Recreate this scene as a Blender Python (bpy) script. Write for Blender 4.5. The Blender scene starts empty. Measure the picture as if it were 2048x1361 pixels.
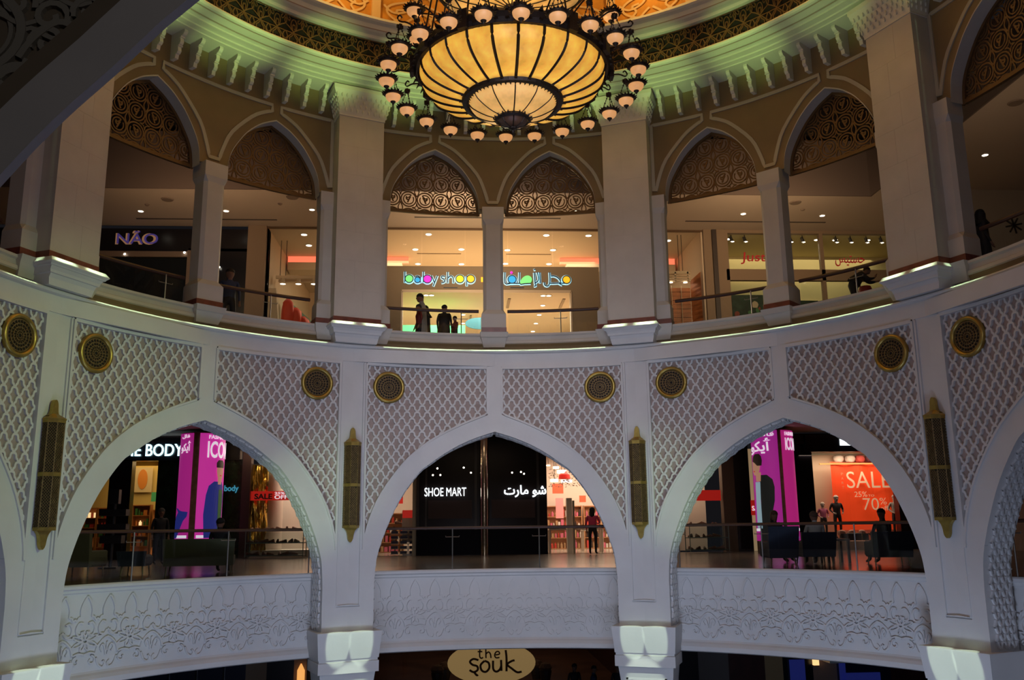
import bpy, math, random
from mathutils import Vector, Matrix
random.seed(7)
PI = math.pi
R = math.radians
C = bpy.context.scene.collection
sc = bpy.context.scene

# ------------------------------------------------------------------ camera
CAM = Vector((-0.929, -13.257, 0.0))
def cam_axes():
    pit, yaw, rol = 0.20797, 0.06204, -0.01183
    def ray(a, b):
        c, s = math.cos(rol), math.sin(rol); xx = c*a - s*b; u = s*a + c*b
        c, s = math.cos(pit), math.sin(pit); Y = c - s*u; Z = s + c*u
        c, s = math.cos(yaw), math.sin(yaw)
        return Vector((c*xx + s*Y, -s*xx + c*Y, Z))
    f = ray(0, 0).normalized(); r = (ray(1, 0) - ray(0, 0)).normalized(); u = (ray(0, 1) - ray(0, 0)).normalized()
    return r, u, f
cr, cu, cf = cam_axes()
cam_d = bpy.data.cameras.new('camera'); cam = bpy.data.objects.new('camera', cam_d); C.objects.link(cam)
M = Matrix((cr, cu, -cf)).transposed().to_4x4(); M.translation = CAM
cam.matrix_world = M
cam_d.sensor_width = 36.0; cam_d.lens = 1788.99/2048*36.0; cam_d.clip_end = 300; cam_d.clip_start = 0.05
sc.camera = cam

# ------------------------------------------------------------------ world, exposure, large lights
w = bpy.data.worlds.new('world'); sc.world = w; w.use_nodes = True
w.node_tree.nodes['Background'].inputs[0].default_value = (0.55, 0.52, 0.62, 1)
w.node_tree.nodes['Background'].inputs[1].default_value = 0.012
vs = sc.view_settings
sc.display_settings.display_device = 'sRGB'
vs.view_transform = 'Standard'; vs.look = 'None'; vs.exposure = 0.0; vs.gamma = 1.0; vs.use_curve_mapping = False
cy = sc.cycles
cy.use_denoising = True
cy.max_bounces = 6; cy.diffuse_bounces = 3; cy.glossy_bounces = 3; cy.transmission_bounces = 4; cy.transparent_max_bounces = 16
cy.sample_clamp_indirect = 3.0; cy.caustics_reflective = False; cy.caustics_refractive = False

def area_light(name, loc, target, size, power, col, size_y=None, spread=None):
    d = bpy.data.lights.new(name, 'AREA'); d.energy = power; d.color = col; d.size = size
    if size_y: d.shape = 'RECTANGLE'; d.size_y = size_y
    if spread: d.spread = R(spread)
    o = bpy.data.objects.new(name, d); C.objects.link(o); o.location = loc
    o.rotation_euler = (Vector(target) - Vector(loc)).to_track_quat('-Z', 'Y').to_euler()
    return o
def spot_light(name, loc, target, power, col, size=30, blend=0.8, rad=0.05):
    d = bpy.data.lights.new(name, 'SPOT'); d.energy = power; d.color = col; d.spot_size = R(size); d.spot_blend = blend; d.shadow_soft_size = rad
    o = bpy.data.objects.new(name, d); C.objects.link(o); o.location = loc
    o.rotation_euler = (Vector(target) - Vector(loc)).to_track_quat('-Z', 'Y').to_euler()
    return o
def point_light(name, loc, power, col, rad=0.1):
    d = bpy.data.lights.new(name, 'POINT'); d.energy = power; d.color = col; d.shadow_soft_size = rad
    o = bpy.data.objects.new(name, d); C.objects.link(o); o.location = loc
    return o
def PA(az, r, z=0.0):
    return (r*math.sin(R(az)), r*math.cos(R(az)), z)

# violet-blue uplight of the atrium floor; the other area lights are added unseen fill
area_light('atrium_uplight', (0, -1.0, -6.3), (0, 1.5, 0), 9.0, 260, (0.50, 0.62, 1.0))
for x_ in (-5.5, 0, 5.5):
    area_light('balcony_fill', (x_*.8, -1.5, -6.3), (x_*1.5, 8.5, -1.0), 1.4, 66, (0.58, 0.72, 1.0), spread=80)  # added fill aimed at the balcony fronts
area_light('lower_wall_fill', (0, -6.5, 5.8), (0, 9, 2.3), 3.0, 60, (0.88, 0.88, 1.0), spread=58)
area_light('near_arch_fill', (0.5, -15.2, 2.7), (-2.6, -9.5, 1.9), 1.2, 21, (1.0, .94, .86))  # added behind the camera to brighten the foreground arch
area_light('far_wall_fill', (0, -7.5, 3.4), (0, 9, 1.8), 7.0, 128, (0.84, 0.82, 1.0), size_y=2.2)  # unseen fill hung in the atrium, facing the far wall
# green wash of the big cornice: unseen spots added round the chandelier
for k in range(-5, 6):
    a = k*15
    spot_light('cornice_wash', PA(a, 2.5, 6.8), PA(a, 8.45, 11.45), 1500*(1.0 if a < 20 else .8 if a < 50 else .4), (0.60, 1.0, 0.28), 20, 1.0, 0.08)
# unseen green strips added below the cornice to light every ledge
for kb_ in (-2, -1, 0, 1, 2):
    for d_ in (-20.05, -17.3, -9.0, 0, 9.0, 17.3, 20.05):
        a = 45*kb_+d_
        if abs(a) > 76: continue
        pier_ = abs(d_) > 20
        rr_ = 8.63 if pier_ else 8.955
        o_ = area_light('ledge_wash', PA(a, rr_, 10.2), PA(a, rr_, 4.0), (.42 if pier_ else 1.3), (1.0 if pier_ else 1.5), (0.72, 1.0, 0.58), size_y=(.08 if pier_ else .04), spread=3)
        o_.rotation_euler = (0, 0, -R(a))
for a in (-67.5, -22.5, 22.5, 67.5):
    for d_ in (-1.75, 1.75):
        spot_light('impost_projector', PA(a*.5, 2.3, 6.9), PA(a+d_, 8.8, -2.5), 5200, (.78, 1.0, .74), 3.0, .25, .02)
    spot_light('shaft_projector', PA(a*.5, 2.3, 6.9), PA(a, 8.9, -4.3), 6500, (.82, 1.0, .78), 6.5, .3, .02)
spot_light('lattice_projector', (3.5, -2.5, 5.6), PA(-63, 9, 1.8), 1500, (.72, 1.0, .45), 40, 1.0, .1)
for s_ in (-1, 1):
    spot_light('soffit_projector', (s_*7.0, -2.0, -3.5), PA(s_*27, 9.3, .9), 1500, (.70, 1.0, .50), 17, 1.0, .1)
# unseen amber point lights added above the upper cornice to light the dome
for k in range(-3, 4):
    point_light('dome_fill', PA(k*30, 6.7, 13.4), 70, (1.0, 0.60, 0.16), 0.15)
# warm light of shops, each inside its ceiling run; added fill for the gallery
area_light('babyshop_light', (0, 21, 10.3), (0, 21, 0), 9, 600, (1.0, 0.82, 0.58), size_y=5)
area_light('babyshop_light', (0, 20, 8.0), (0, 20, 0), 5, 800, (1.0, 0.83, 0.58), size_y=4)
area_light('right_shop_light', (12.5, 19.5, 10.3), (12.5, 19.5, 0), 6, 110, (1.0, 0.86, 0.52), size_y=3)
area_light('shoe_shop_light', (4.9, 26.0, 3.3), (4.9, 26.0, 0), 4.6, 560, (1.0, 0.75, 0.55), size_y=6)
area_light('shoe_shop_light', (-5.2, 26, 3.3), (-5.2, 26, 0), 3, 200, (1.0, 0.78, 0.58), size_y=6)
area_light('window_light', (14.6, 22.5, 2.8), (14.6, 22.9, 0), 3.6, 75, (1.0, 0.75, 0.55), size_y=0.7)
for (bx_, by_, tx_, p_, c_) in ((-1.0, 11.2, 0, 105, (1.0, .72, .44)), (-8.0, 9.6, -9.5, 50, (1.0, .66, .38)), (8.0, 9.6, 9.5, 80, (1.0, .68, .38)), (11.2, 3.2, 14.5, 20, (1.0, .72, .45))):
    area_light('gallery_fill', (bx_, by_, 8.2), (tx_, 16.6, 10.0), 2.5, p_, c_, size_y=.4, spread=95)  # unseen area lights added behind the arcade wall to brighten the gallery
for x_, p_ in ((-9, 32), (0, 55), (9, 50)):
    area_light('middle_gallery_light', (x_, 16, 3.5), (x_, 16, 0), 3, p_, (1, .74, .5))
area_light('soap_shop_light', (-13.2, 24.6, 2.8), (-13.2, 24.6, 0), 4, 90, (1.0, 0.66, 0.28), size_y=4)
area_light('ground_hall_light', (2, 33, -2.9), (2, 33, -7), 12, 60, (1.0, 0.62, 0.35), size_y=12)

# ------------------------------------------------------------------ materials
MT = {}
def mat(name, col, rough=0.6, metal=0.0, emit=None, es=0.0, noise=0.0, nscale=3.0, bump=0.0, bscale=20.0, spec=0.5, alpha=None, trans=0.0, transl=None):
    if name in MT: return MT[name]
    m = bpy.data.materials.new(name); m.use_nodes = True; nt = m.node_tree
    b = nt.nodes['Principled BSDF']
    c4 = (*col, 1)
    b.inputs['Base Color'].default_value = c4
    b.inputs['Roughness'].default_value = rough; b.inputs['Metallic'].default_value = metal
    b.inputs['Specular IOR Level'].default_value = spec
    b.inputs['Transmission Weight'].default_value = trans
    tc = None
    if noise or bump:
        tc = nt.nodes.new('ShaderNodeTexCoord')
    if noise:
        n = nt.nodes.new('ShaderNodeTexNoise'); n.inputs['Scale'].default_value = nscale; n.inputs['Detail'].default_value = 5
        nt.links.new(tc.outputs['Object'], n.inputs['Vector'])
        r = nt.nodes.new('ShaderNodeValToRGB')
        r.color_ramp.elements[0].position = 0.3; r.color_ramp.elements[1].position = 0.7
        r.color_ramp.elements[0].color = (*[v*(1-noise) for v in col], 1); r.color_ramp.elements[1].color = (*[min(1, v*(1+noise)) for v in col], 1)
        nt.links.new(n.outputs['Fac'], r.inputs['Fac']); nt.links.new(r.outputs['Color'], b.inputs['Base Color'])
        if emit:
            e0, e1 = [v*(1-noise) for v in emit], [v*(1+noise) for v in emit]
            r2 = nt.nodes.new('ShaderNodeValToRGB'); r2.color_ramp.elements[0].position = 0.3; r2.color_ramp.elements[1].position = 0.7
            r2.color_ramp.elements[0].color = (*e0, 1); r2.color_ramp.elements[1].color = (*e1, 1)
            nt.links.new(n.outputs['Fac'], r2.inputs['Fac']); nt.links.new(r2.outputs['Color'], b.inputs['Emission Color'])
    if bump:
        n2 = nt.nodes.new('ShaderNodeTexNoise'); n2.inputs['Scale'].default_value = bscale; n2.inputs['Detail'].default_value = 4
        nt.links.new(tc.outputs['Object'], n2.inputs['Vector'])
        bp = nt.nodes.new('ShaderNodeBump'); bp.inputs['Strength'].default_value = bump; bp.inputs['Distance'].default_value = 0.02
        nt.links.new(n2.outputs['Fac'], bp.inputs['Height']); nt.links.new(bp.outputs['Normal'], b.inputs['Normal'])
    if emit and not noise: b.inputs['Emission Color'].default_value = (*emit, 1)
    if emit: b.inputs['Emission Strength'].default_value = es
    if transl:
        t = nt.nodes.new('ShaderNodeBsdfTranslucent'); t.inputs[0].default_value = (*transl, 1)
        a = nt.nodes.new('ShaderNodeAddShader'); out = nt.nodes['Material Output']
        nt.links.new(b.outputs[0], a.inputs[0]); nt.links.new(t.outputs[0], a.inputs[1]); nt.links.new(a.outputs[0], out.inputs[0])
    if alpha is not None: b.inputs['Alpha'].default_value = alpha
    MT[name] = m
    return m
def glass_mat(name, tint=(0.9, 0.95, 0.95), refl=0.12, rough=0.02):
    if name in MT: return MT[name]
    m = bpy.data.materials.new(name); m.use_nodes = True; nt = m.node_tree
    for n in list(nt.nodes):
        if n.type == 'BSDF_PRINCIPLED': nt.nodes.remove(n)
    t = nt.nodes.new('ShaderNodeBsdfTransparent'); t.inputs[0].default_value = (*tint, 1)
    g = nt.nodes.new('ShaderNodeBsdfGlossy'); g.inputs['Roughness'].default_value = rough
    fr = nt.nodes.new('ShaderNodeFresnel'); fr.inputs[0].default_value = 1.45
    mu = nt.nodes.new('ShaderNodeMath'); mu.operation = 'MULTIPLY'; mu.inputs[1].default_value = refl*8
    mx = nt.nodes.new('ShaderNodeMixShader')
    nt.links.new(fr.outputs[0], mu.inputs[0]); nt.links.new(mu.outputs[0], mx.inputs[0]); nt.links.new(t.outputs[0], mx.inputs[1]); nt.links.new(g.outputs[0], mx.inputs[2])
    nt.links.new(mx.outputs[0], nt.nodes['Material Output'].inputs[0])
    MT[name] = m; return m

WHITE = mat('white_plaster', (0.62, 0.61, 0.60), 0.55, bump=0.08, bscale=12, noise=0.04, nscale=1.5)
STONE = mat('cream_stone', (0.50, 0.465, 0.41), 0.6, noise=0.06, nscale=2.0, bump=0.06, bscale=30)
TAN = mat('tan_plaster', (0.21, 0.145, 0.07), 0.7, noise=0.06, nscale=2.0)
TRIM = mat('pale_trim', (0.40, 0.36, 0.28), 0.6)
PINK = mat('rose_plaster', (0.36, 0.275, 0.24), 0.7, noise=0.12, nscale=6.0)
CORN = mat('cornice_plaster', (0.66, 0.62, 0.52), 0.6, noise=0.03, nscale=2)
CORNSH = mat('cornice_fillet', (0.45, 0.28, 0.18), 0.6)
REDST = mat('red_brown_marble', (0.16, 0.045, 0.03), 0.35, noise=0.3, nscale=5)
BRASS = mat('antique_brass', (0.42, 0.30, 0.08), 0.38, 0.85, noise=0.15, nscale=9)
DBRASS = mat('dark_brass', (0.19, 0.125, 0.05), 0.5, 0.5, noise=0.3, nscale=15)
BRONZE = mat('bronze_screen', (0.13, 0.07, 0.025), 0.5, 0.3)
IRON = mat('dark_iron', (0.025, 0.016, 0.012), 0.45, 0.5, bump=0.3, bscale=60)
GOLDFRET = mat('gilded_fret', (0.10, 0.048, 0.014), 0.7, 0.1)
BLACK = mat('black_void', (0.008, 0.006, 0.006), 0.8)
DARKCEIL = mat('bulkhead_paint', (0.14, 0.10, 0.085), 0.85)
CEIL = mat('gallery_ceiling_paint', (0.52, 0.42, 0.33), 0.85)
CEIL2 = mat('mid_ceiling_paint', (0.42, 0.30, 0.26), 0.85)
GLASS = glass_mat('clear_glass')
RAILWOOD = mat('rail_wood', (0.06, 0.025, 0.015), 0.4)
STEEL = mat('brushed_steel', (0.35, 0.33, 0.31), 0.35, 0.9)
DARKM = mat('dark_metal', (0.04, 0.035, 0.035), 0.5, 0.4)
LAMPON = mat('lamp_disc', (1, 1, 1), 0.5, emit=(1.0, 0.90, 0.72), es=6.0)
LAMPTR = mat('lamp_trim', (0.7, 0.66, 0.6), 0.5)
AMBER = mat('amber_glass', (0.60, 0.38, 0.08), 0.35, emit=(0.85, 0.52, 0.09), es=0.27, noise=0.45, nscale=4.0, transl=(0.42, 0.27, 0.055))
LAMPGL = mat('alabaster_glass', (0.50, 0.30, 0.16), 0.35, emit=(1.0, 0.46, 0.16), es=0.55, noise=0.10, nscale=8)

# ------------------------------------------------------------------ mesh tools
class MB:
    def __init__(s): s.v = []; s.f = []; s.m = []; s.cur = 0
    def add(s, vs, fs):
        b = len(s.v); s.v += [tuple(v) for v in vs]; s.f += [tuple(i+b for i in f) for f in fs]; s.m += [s.cur]*len(fs)
    def box(s, cx, cy_, cz, sx, sy, sz, rz=0.0):
        c, n = math.cos(rz), math.sin(rz); vs = []
        for dz in (-.5, .5):
            for dx, dy in ((-.5, -.5), (.5, -.5), (.5, .5), (-.5, .5)):
                x, y = dx*sx, dy*sy; vs.append((cx + c*x - n*y, cy_ + n*x + c*y, cz + dz*sz))
        s.add(vs, [(3,2,1,0), (4,5,6,7), (0,1,5,4), (1,2,6,5), (2,3,7,6), (3,0,4,7)])
    def frustum(s, c0, h0, c1, h1):       # two axis-aligned rectangles: centre (x,y,z), half (hx,hy)
        vs = []
        for (c, h) in ((c0, h0), (c1, h1)):
            for dx, dy in ((-1, -1), (1, -1), (1, 1), (-1, 1)): vs.append((c[0]+dx*h[0], c[1]+dy*h[1], c[2]))
        s.add(vs, [(3,2,1,0), (4,5,6,7), (0,1,5,4), (1,2,6,5), (2,3,7,6), (3,0,4,7)])
    def loft(s, rings, cap=True, closed=True):
        n = len(rings[0]); vs = [p for r in rings for p in r]; fs = []
        for i in range(len(rings)-1):
            for j in range(n if closed else n-1):
                a = i*n+j; b = i*n+(j+1) % n; fs.append((a, b, b+n, a+n))
        if cap and closed:
            fs.append(tuple(range(n-1, -1, -1))); fs.append(tuple(range((len(rings)-1)*n, len(rings)*n)))
        s.add(vs, fs)
    def lathe(s, prof, cen=(0, 0, 0), n=24, a0=0.0, a1=2*PI, cap=False):
        full = abs(a1-a0-2*PI) < 1e-6; m = n if full else n+1
        rings = []
        for (r, z) in prof:
            rings.append([(cen[0]+r*math.cos(a0+(a1-a0)*j/n), cen[1]+r*math.sin(a0+(a1-a0)*j/n), cen[2]+z) for j in range(m)])
        s.loft(rings, cap, full)
    def tube(s, pts, rad, n=6, cap=True, closed=False):
        pts = [Vector(p) for p in pts]; rings = []; N = len(pts)
        for i, p in enumerate(pts):
            if closed: d = pts[(i+1) % N]-pts[i-1]
            else: d = pts[min(i+1, N-1)]-pts[max(i-1, 0)]
            if d.length < 1e-9: d = Vector((0, 0, 1))
            d.normalize(); up = Vector((0, 0, 1)) if abs(d.z) < 0.9 else Vector((1, 0, 0))
            a = d.cross(up).normalized(); b = d.cross(a).normalized()
            r = rad[i] if isinstance(rad, (list, tuple)) else rad
            rings.append([p + a*r*math.cos(2*PI*j/n) + b*r*math.sin(2*PI*j/n) for j in range(n)])
        if closed: rings.append(rings[0]); cap = False
        s.loft(rings, cap, True)
    def ribbon(s, pts, w, mp, h0, h1, closed=False, ok=None):
        """raised bar along 2-D points (metres), mp(x, z, h) puts it on its surface"""
        N = len(pts); L = []; Rr = []
        for i in range(N):
            if closed: p0, p1 = pts[i-1], pts[(i+1) % N]
            else: p0, p1 = pts[max(i-1, 0)], pts[min(i+1, N-1)]
            dx, dz = p1[0]-p0[0], p1[1]-p0[1]; l = math.hypot(dx, dz) or 1.0
            nx, nz = -dz/l*w/2, dx/l*w/2
            L.append((pts[i][0]+nx, pts[i][1]+nz)); Rr.append((pts[i][0]-nx, pts[i][1]-nz))
        vs = []
        for a, b in zip(L, Rr):
            vs += [mp(a[0], a[1], h0), mp(a[0], a[1], h1), mp(b[0], b[1], h1), mp(b[0], b[1], h0)]
        fs = []
        for i in range(N if closed else N-1):
            j = (i+1) % N
            if ok and not ok((pts[i][0]+pts[j][0])/2, (pts[i][1]+pts[j][1])/2): continue
            a, b = i*4, j*4
            fs += [(a, b, b+1, a+1), (a+1, b+1, b+2, a+2), (a+2, b+2, b+3, a+3)]
        s.add(vs, fs)
    def poly(s, pts, mp, h0, h1):         # flat 2-D polygon extruded
        n = len(pts)
        vs = [mp(x, z, h1) for x, z in pts] + [mp(x, z, h0) for x, z in pts]
        s.add(vs, [tuple(range(n))] + [(i, i+n, (i+1) % n+n, (i+1) % n) for i in range(n)])
    def build(s, name, material, parent=None, smooth=False, loc=None):
        me = bpy.data.meshes.new(name); me.from_pydata(s.v, [], s.f)
        if isinstance(material, (list, tuple)):
            for mm in material: me.materials.append(mm)
            me.polygons.foreach_set('material_index', s.m)
        else: me.materials.append(material)
        if smooth: me.polygons.foreach_set('use_smooth', [True]*len(me.polygons))
        me.update()
        o = bpy.data.objects.new(name, me); C.objects.link(o)
        if parent: o.parent = parent
        if loc: o.location = loc
        return o
def fixn(o):
    import bmesh
    b = bmesh.new(); b.from_mesh(o.data); bmesh.ops.recalc_face_normals(b, faces=b.faces); b.to_mesh(o.data); b.free(); return o
def tag(o, label=None, cat=None, group=None, kind=None):
    if label: o['label'] = label
    if cat: o['category'] = cat
    if group: o['group'] = group
    if kind: o['kind'] = kind
    return o
def empty(name, loc=(0, 0, 0), rz=0.0, parent=None):
    o = bpy.data.objects.new(name, None); C.objects.link(o); o.location = loc; o.rotation_euler = (0, 0, rz); o.empty_display_size = 0.1
    if parent: o.parent = parent
    return o
def struct(name, rz=0.0, loc=(0, 0, 0)):
    return tag(empty(name, loc, rz), kind='structure')
def copy_tree(o, parent=None):
    c = o.copy(); C.objects.link(c); c.parent = parent
    for ch in KIDS.get(o.name, list(o.children)): copy_tree(ch, c)
    return c
KIDS = {}
ORD = ['first', 'second', 'third', 'fourth', 'fifth', 'sixth', 'seventh', 'eighth', 'ninth', 'tenth', 'eleventh', 'twelfth', 'thirteenth', 'fourteenth', 'fifteenth', 'sixteenth', 'seventeenth', 'eighteenth', 'nineteenth', 'twentieth', 'twenty-first', 'twenty-second', 'twenty-third', 'twenty-fourth']
def interp(P, x):
    for (x0, y0), (x1, y1) in zip(P, P[1:]):
        if x0 <= x <= x1: return y0 + (y1-y0)*(x-x0)/(x1-x0 or 1)
    return P[-1][1] if x > P[-1][0] else P[0][1]
def smooth_curve(P, sub=4):           # Catmull-Rom through the points
    out = []
    for i in range(len(P)-1):
        p0 = P[max(i-1, 0)]; p1 = P[i]; p2 = P[i+1]; p3 = P[min(i+2, len(P)-1)]
        for k in range(sub):
            t = k/sub
            out.append(tuple(0.5*((2*p1[j]) + (-p0[j]+p2[j])*t + (2*p0[j]-5*p1[j]+4*p2[j]-p3[j])*t*t + (-p0[j]+3*p1[j]-3*p2[j]+p3[j])*t**3) for j in range(len(p1))))
    out.append(tuple(P[-1])); return out
def cylmap(rad):                      # metres along the wall at radius rad, height, h towards the atrium
    return lambda x, z, h: PA(math.degrees(x/rad), rad-h, z)
def arc_sheet(mb, a0, a1, prof, step=1.5):
    n = max(1, int(math.ceil((a1-a0)/step)))
    rings = [[PA(a0+(a1-a0)*i/n, r, z) for i in range(n+1)] for r, z in prof]
    mb.loft(rings, cap=False, closed=False)
# ================================================================== ROTUNDA, LOWER ARCADE
NAMEB = {-2: 'far left', -1: 'left', 0: 'centre', 1: 'right', 2: 'far right'}
inner = smooth_curve([(0, 2.37), (2.8, 2.23), (5.5, 2.05), (8.08, 1.82), (10.2, 1.58), (11.98, 1.36), (14.8, 0.74), (16.75, 0.10), (17.9, -0.40), (18.4, -0.75), (18.62, -1.2)], 3) + [(18.65, -2.25)]
outer = smooth_curve([(0, 2.86), (2.5, 2.70), (5.3, 2.52), (8.72, 2.25), (11.54, 1.96), (14.6, 1.52), (17.8, 0.83), (19.5, 0.24), (20.3, -0.25), (20.45, -0.47)], 3)
def mirror(P): return [(-a, z) for a, z in reversed(P)] + P[1:]
def outer_z(a): return interp(outer, abs(a))
def put(mesh_obj, parent):
    o = mesh_obj.copy(); C.objects.link(o); o.parent = parent; return o

def lower_meshes():
    out = {}
    IN = mirror(inner)
    # wall body with the arch cut through it
    b = MB()
    ft = [PA(a, 9.09, z) for a, z in IN]; bk = [PA(a, 9.7, z) for a, z in IN]
    b.loft([bk, ft], cap=False, closed=False)
    for rr in (9.09, 9.7):
        lo = [PA(a, rr, z) for a, z in IN]; hi = [PA(a, rr, 4.40) for a, z in IN]
        b.loft([lo, hi], cap=False, closed=False)
        for s in (-1, 1): arc_sheet(b, s*18.65, s*22.5, [(rr, -2.25), (rr, 4.40)])
    out['wall_body'] = b.build('wall_body', WHITE)
    # rose ground of the two spandrel panels
    b = MB()
    for s in (-1, 1):
        A = [1.12 + (20.45-1.12)*i/40 for i in range(41)]
        b.loft([[PA(s*a, 9.075, outer_z(a)) for a in A], [PA(s*a, 9.075, 4.02) for a in A]], cap=False, closed=False)
    out['rose_panel'] = b.build('rose_panel', PINK)
    # arch band
    b = MB(); n = 40
    def along(P, n):
        L = [0.0]
        for p, q in zip(P, P[1:]): L.append(L[-1] + math.hypot((q[0]-p[0])*0.157, q[1]-p[1]))
        res = []
        for i in range(n+1):
            t = L[-1]*i/n; j = 0
            while j < len(L)-2 and L[j+1] < t: j += 1
            u = (t-L[j])/((L[j+1]-L[j]) or 1)
            res.append((P[j][0]+(P[j+1][0]-P[j][0])*u, P[j][1]+(P[j+1][1]-P[j][1])*u))
        return res
    innt = [p for p in inner if p[1] > -0.5] + [(18.25, -0.47)]
    I2, O2 = along(innt, n), along(outer, n)
    for s in (-1, 1):
        rI0 = [PA(s*a, 9.09, z) for a, z in I2]; rI = [PA(s*a, 9.0, z) for a, z in I2]
        rO = [PA(s*a, 9.0, z) for a, z in O2]; rO0 = [PA(s*a, 9.09, z) for a, z in O2]
        b.loft([rI0, rI, rO, rO0], cap=False, closed=False)
    out['arch_band'] = b.build('arch_band', WHITE)
    # piers / pilasters (half at each end of the bay), head band and apex bar, with the sunk pier panel
    b = MB()
    def plate(a0, a1, z0, z1, r0=9.0, r1=9.09):
        for s in (-1, 1):
            arc_sheet(b, s*a0, s*a1, [(r1, z0), (r0, z0), (r0, z1), (r1, z1)])
            for a in (a0, a1): b.add([PA(s*a, r1, z0), PA(s*a, r0, z0), PA(s*a, r0, z1), PA(s*a, r1, z1)], [(0, 1, 2, 3)])
    q = [p for p in inner if p[1] <= -0.35]
    for s in (-1, 1):
        lft = [PA(s*a, 9.0, z) for a, z in q]; lf0 = [PA(s*a, 9.09, z) for a, z in q]; rt = [PA(s*20.45, 9.0, z) for a, z in q]
        b.loft([lf0, lft, rt], cap=False, closed=False)
    plate(20.45, 22.5, -2.25, -1.72); plate(20.45, 20.75, -1.72, 4.02)
    plate(20.75, 22.5, -1.72, 4.02, 9.025, 9.09)
    plate(0.0, 1.12, 2.7, 4.02); plate(0.0, 22.5, 4.02, 4.34)
    out['frame_band'] = b.build('frame_band', WHITE)
    # beads round the panels
    b = MB(); mp = cylmap(9.0); k = 9.0*PI/180
    for s in (-1, 1):
        top = [(s*a*k, 3.985) for a in [1.15 + 19.27*i/14 for i in range(15)]]
        side = [(s*20.42*k, z) for z in (3.985, 2.5, 1.0, -0.40)]
        arc = [(s*a*k, z+0.03) for a, z in reversed(outer) if a > 1.1]
        bar = [(s*1.15*k, z) for z in (2.83, 3.4, 3.985)]
        for P, ww in ((top, 0.07), (side, 0.05), (arc, 0.045), (bar, 0.05)): b.ribbon(P, ww, mp, -0.07, 0.035)
    for s in (-1, 1):
        b.ribbon([(s*20.8*k, 3.99), (s*20.8*k, -1.68), (s*22.5*k, -1.68)], 0.035, mp, -0.04, 0.015)
    out['panel_bead'] = b.build('panel_bead', WHITE)
    # ogee lattice of the spandrels
    cw = (20.45-1.12)/12*k; ch = 0.322
    e = [(0, 1), (.20, .99), (.40, .90), (.50, .74), (.53, .56), (.57, .43), (.68, .38), (.78, .32), (.85, .14), (1, 0)]
    b = MB(); mp = cylmap(9.075)
    def ok(x, z):
        a = abs(x/9.075*180/PI)
        if a < 1.15 or a > 20.4 or z > 3.97 or z < outer_z(a)+0.02: return False
        return math.hypot((a-16.85)*k, z-3.43) > 0.34
    kk = 9.075*PI/180
    for s in (-1, 1):
        for i in range(-1, 13):
            for j in range(-1, 16):
                for st in (0, 1):
                    x0 = 1.12*kk + (i+0.5+0.5*st)*cw; z0 = 3.965 - ch*0.5 - j*ch - 0.5*ch*st
                    for d in (-1, 1):
                        P = [(s*(x0+d*u*cw/2), z0 + (v-0.0)*ch/2) for u, v in e]
                        if not any(ok(x, z) for x, z in P): continue
                        b.ribbon(P, 0.042, mp, 0.0, 0.045, ok=ok)
    out['lattice'] = b.build('lattice', WHITE)
    # patterned soffit
    S = [(a, z) for a, z in inner if z > -2.3]; L = [0.0]
    for p, q2 in zip(S, S[1:]): L.append(L[-1] + math.hypot((q2[0]-p[0])*k, q2[1]-p[1]))
    LL = list(zip(L, S))
    def spos(t):
        t = max(0, min(L[-1]-1e-4, t))
        for (l0, p), (l1, q3) in zip(LL, LL[1:]):
            if l0 <= t <= l1:
                u = (t-l0)/(l1-l0); return p[0]+(q3[0]-p[0])*u, p[1]+(q3[1]-p[1])*u, (q3[0]-p[0])*k, q3[1]-p[1]
        return S[-1][0], S[-1][1], 0, -1
    def smap(s):
        def f(x, z, h):     # x depth, z along the arch
            a, zz, dx, dz = spos(z); l = math.hypot(dx, dz) or 1
            nx, nz = dz/l, -dx/l
            return PA(s*(a + h*nx/k), 9.12+x, zz + h*nz)
        return f
    b = MB(); cw2, ch2 = 0.174, 0.25
    def ok2(x, z): return 0.0 < x < 0.53 and 0.05 < z < L[-1]-0.05
    for s in (-1, 1):
        m2 = smap(s)
        for i in range(-1, 4):
            for j in range(0, 24):
                for st in (0, 1):
                    for d in (-1, 1):
                        P = [(0.0+(i+.5+.5*st)*cw2 + d*u*cw2/2, 0.1+j*ch2+.5*ch2*st - (v)*ch2/2) for u, v in e[::2]+[e[-1]]]
                        if any(ok2(x, z) for x, z in P): b.ribbon(P, 0.034, m2, 0.0, 0.04, ok=ok2)
    out['soffit_relief'] = b.build('soffit_relief', WHITE)
    return out
LM = lower_meshes()
tmp_objs = list(LM.values())
for kbay in range(-2, 3):
    st = struct('wall_arcade', -R(45*kbay))
    for nme, o in LM.items(): put(o, st)
# ledge, tan cove and sill: one ring each
def ring(name, prof, m, a0=-112.5, a1=112.5, step=1.5, parent=None, smooth=False):
    b = MB(); arc_sheet(b, a0, a1, prof, step); return b.build(name, m, parent, smooth)
tag(ring('trim_1', [(9.09, 4.34), (8.985, 4.34), (8.93, 4.365), (8.91, 4.40), (8.93, 4.43), (8.97, 4.445), (9.3, 4.455)], WHITE), kind='structure')
tag(ring('trim_2', [(9.33, 4.45), (9.29, 4.50), (9.27, 4.58), (9.22, 4.64)], TAN), kind='structure')
tag(ring('trim_3', [(9.22, 4.64), (9.19, 4.66), (9.19, 4.72), (9.22, 4.74), (9.22, 4.83), (9.17, 4.86), (9.17, 4.91), (9.75, 4.92), (9.75, 4.3)], STONE), kind='structure')

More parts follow.
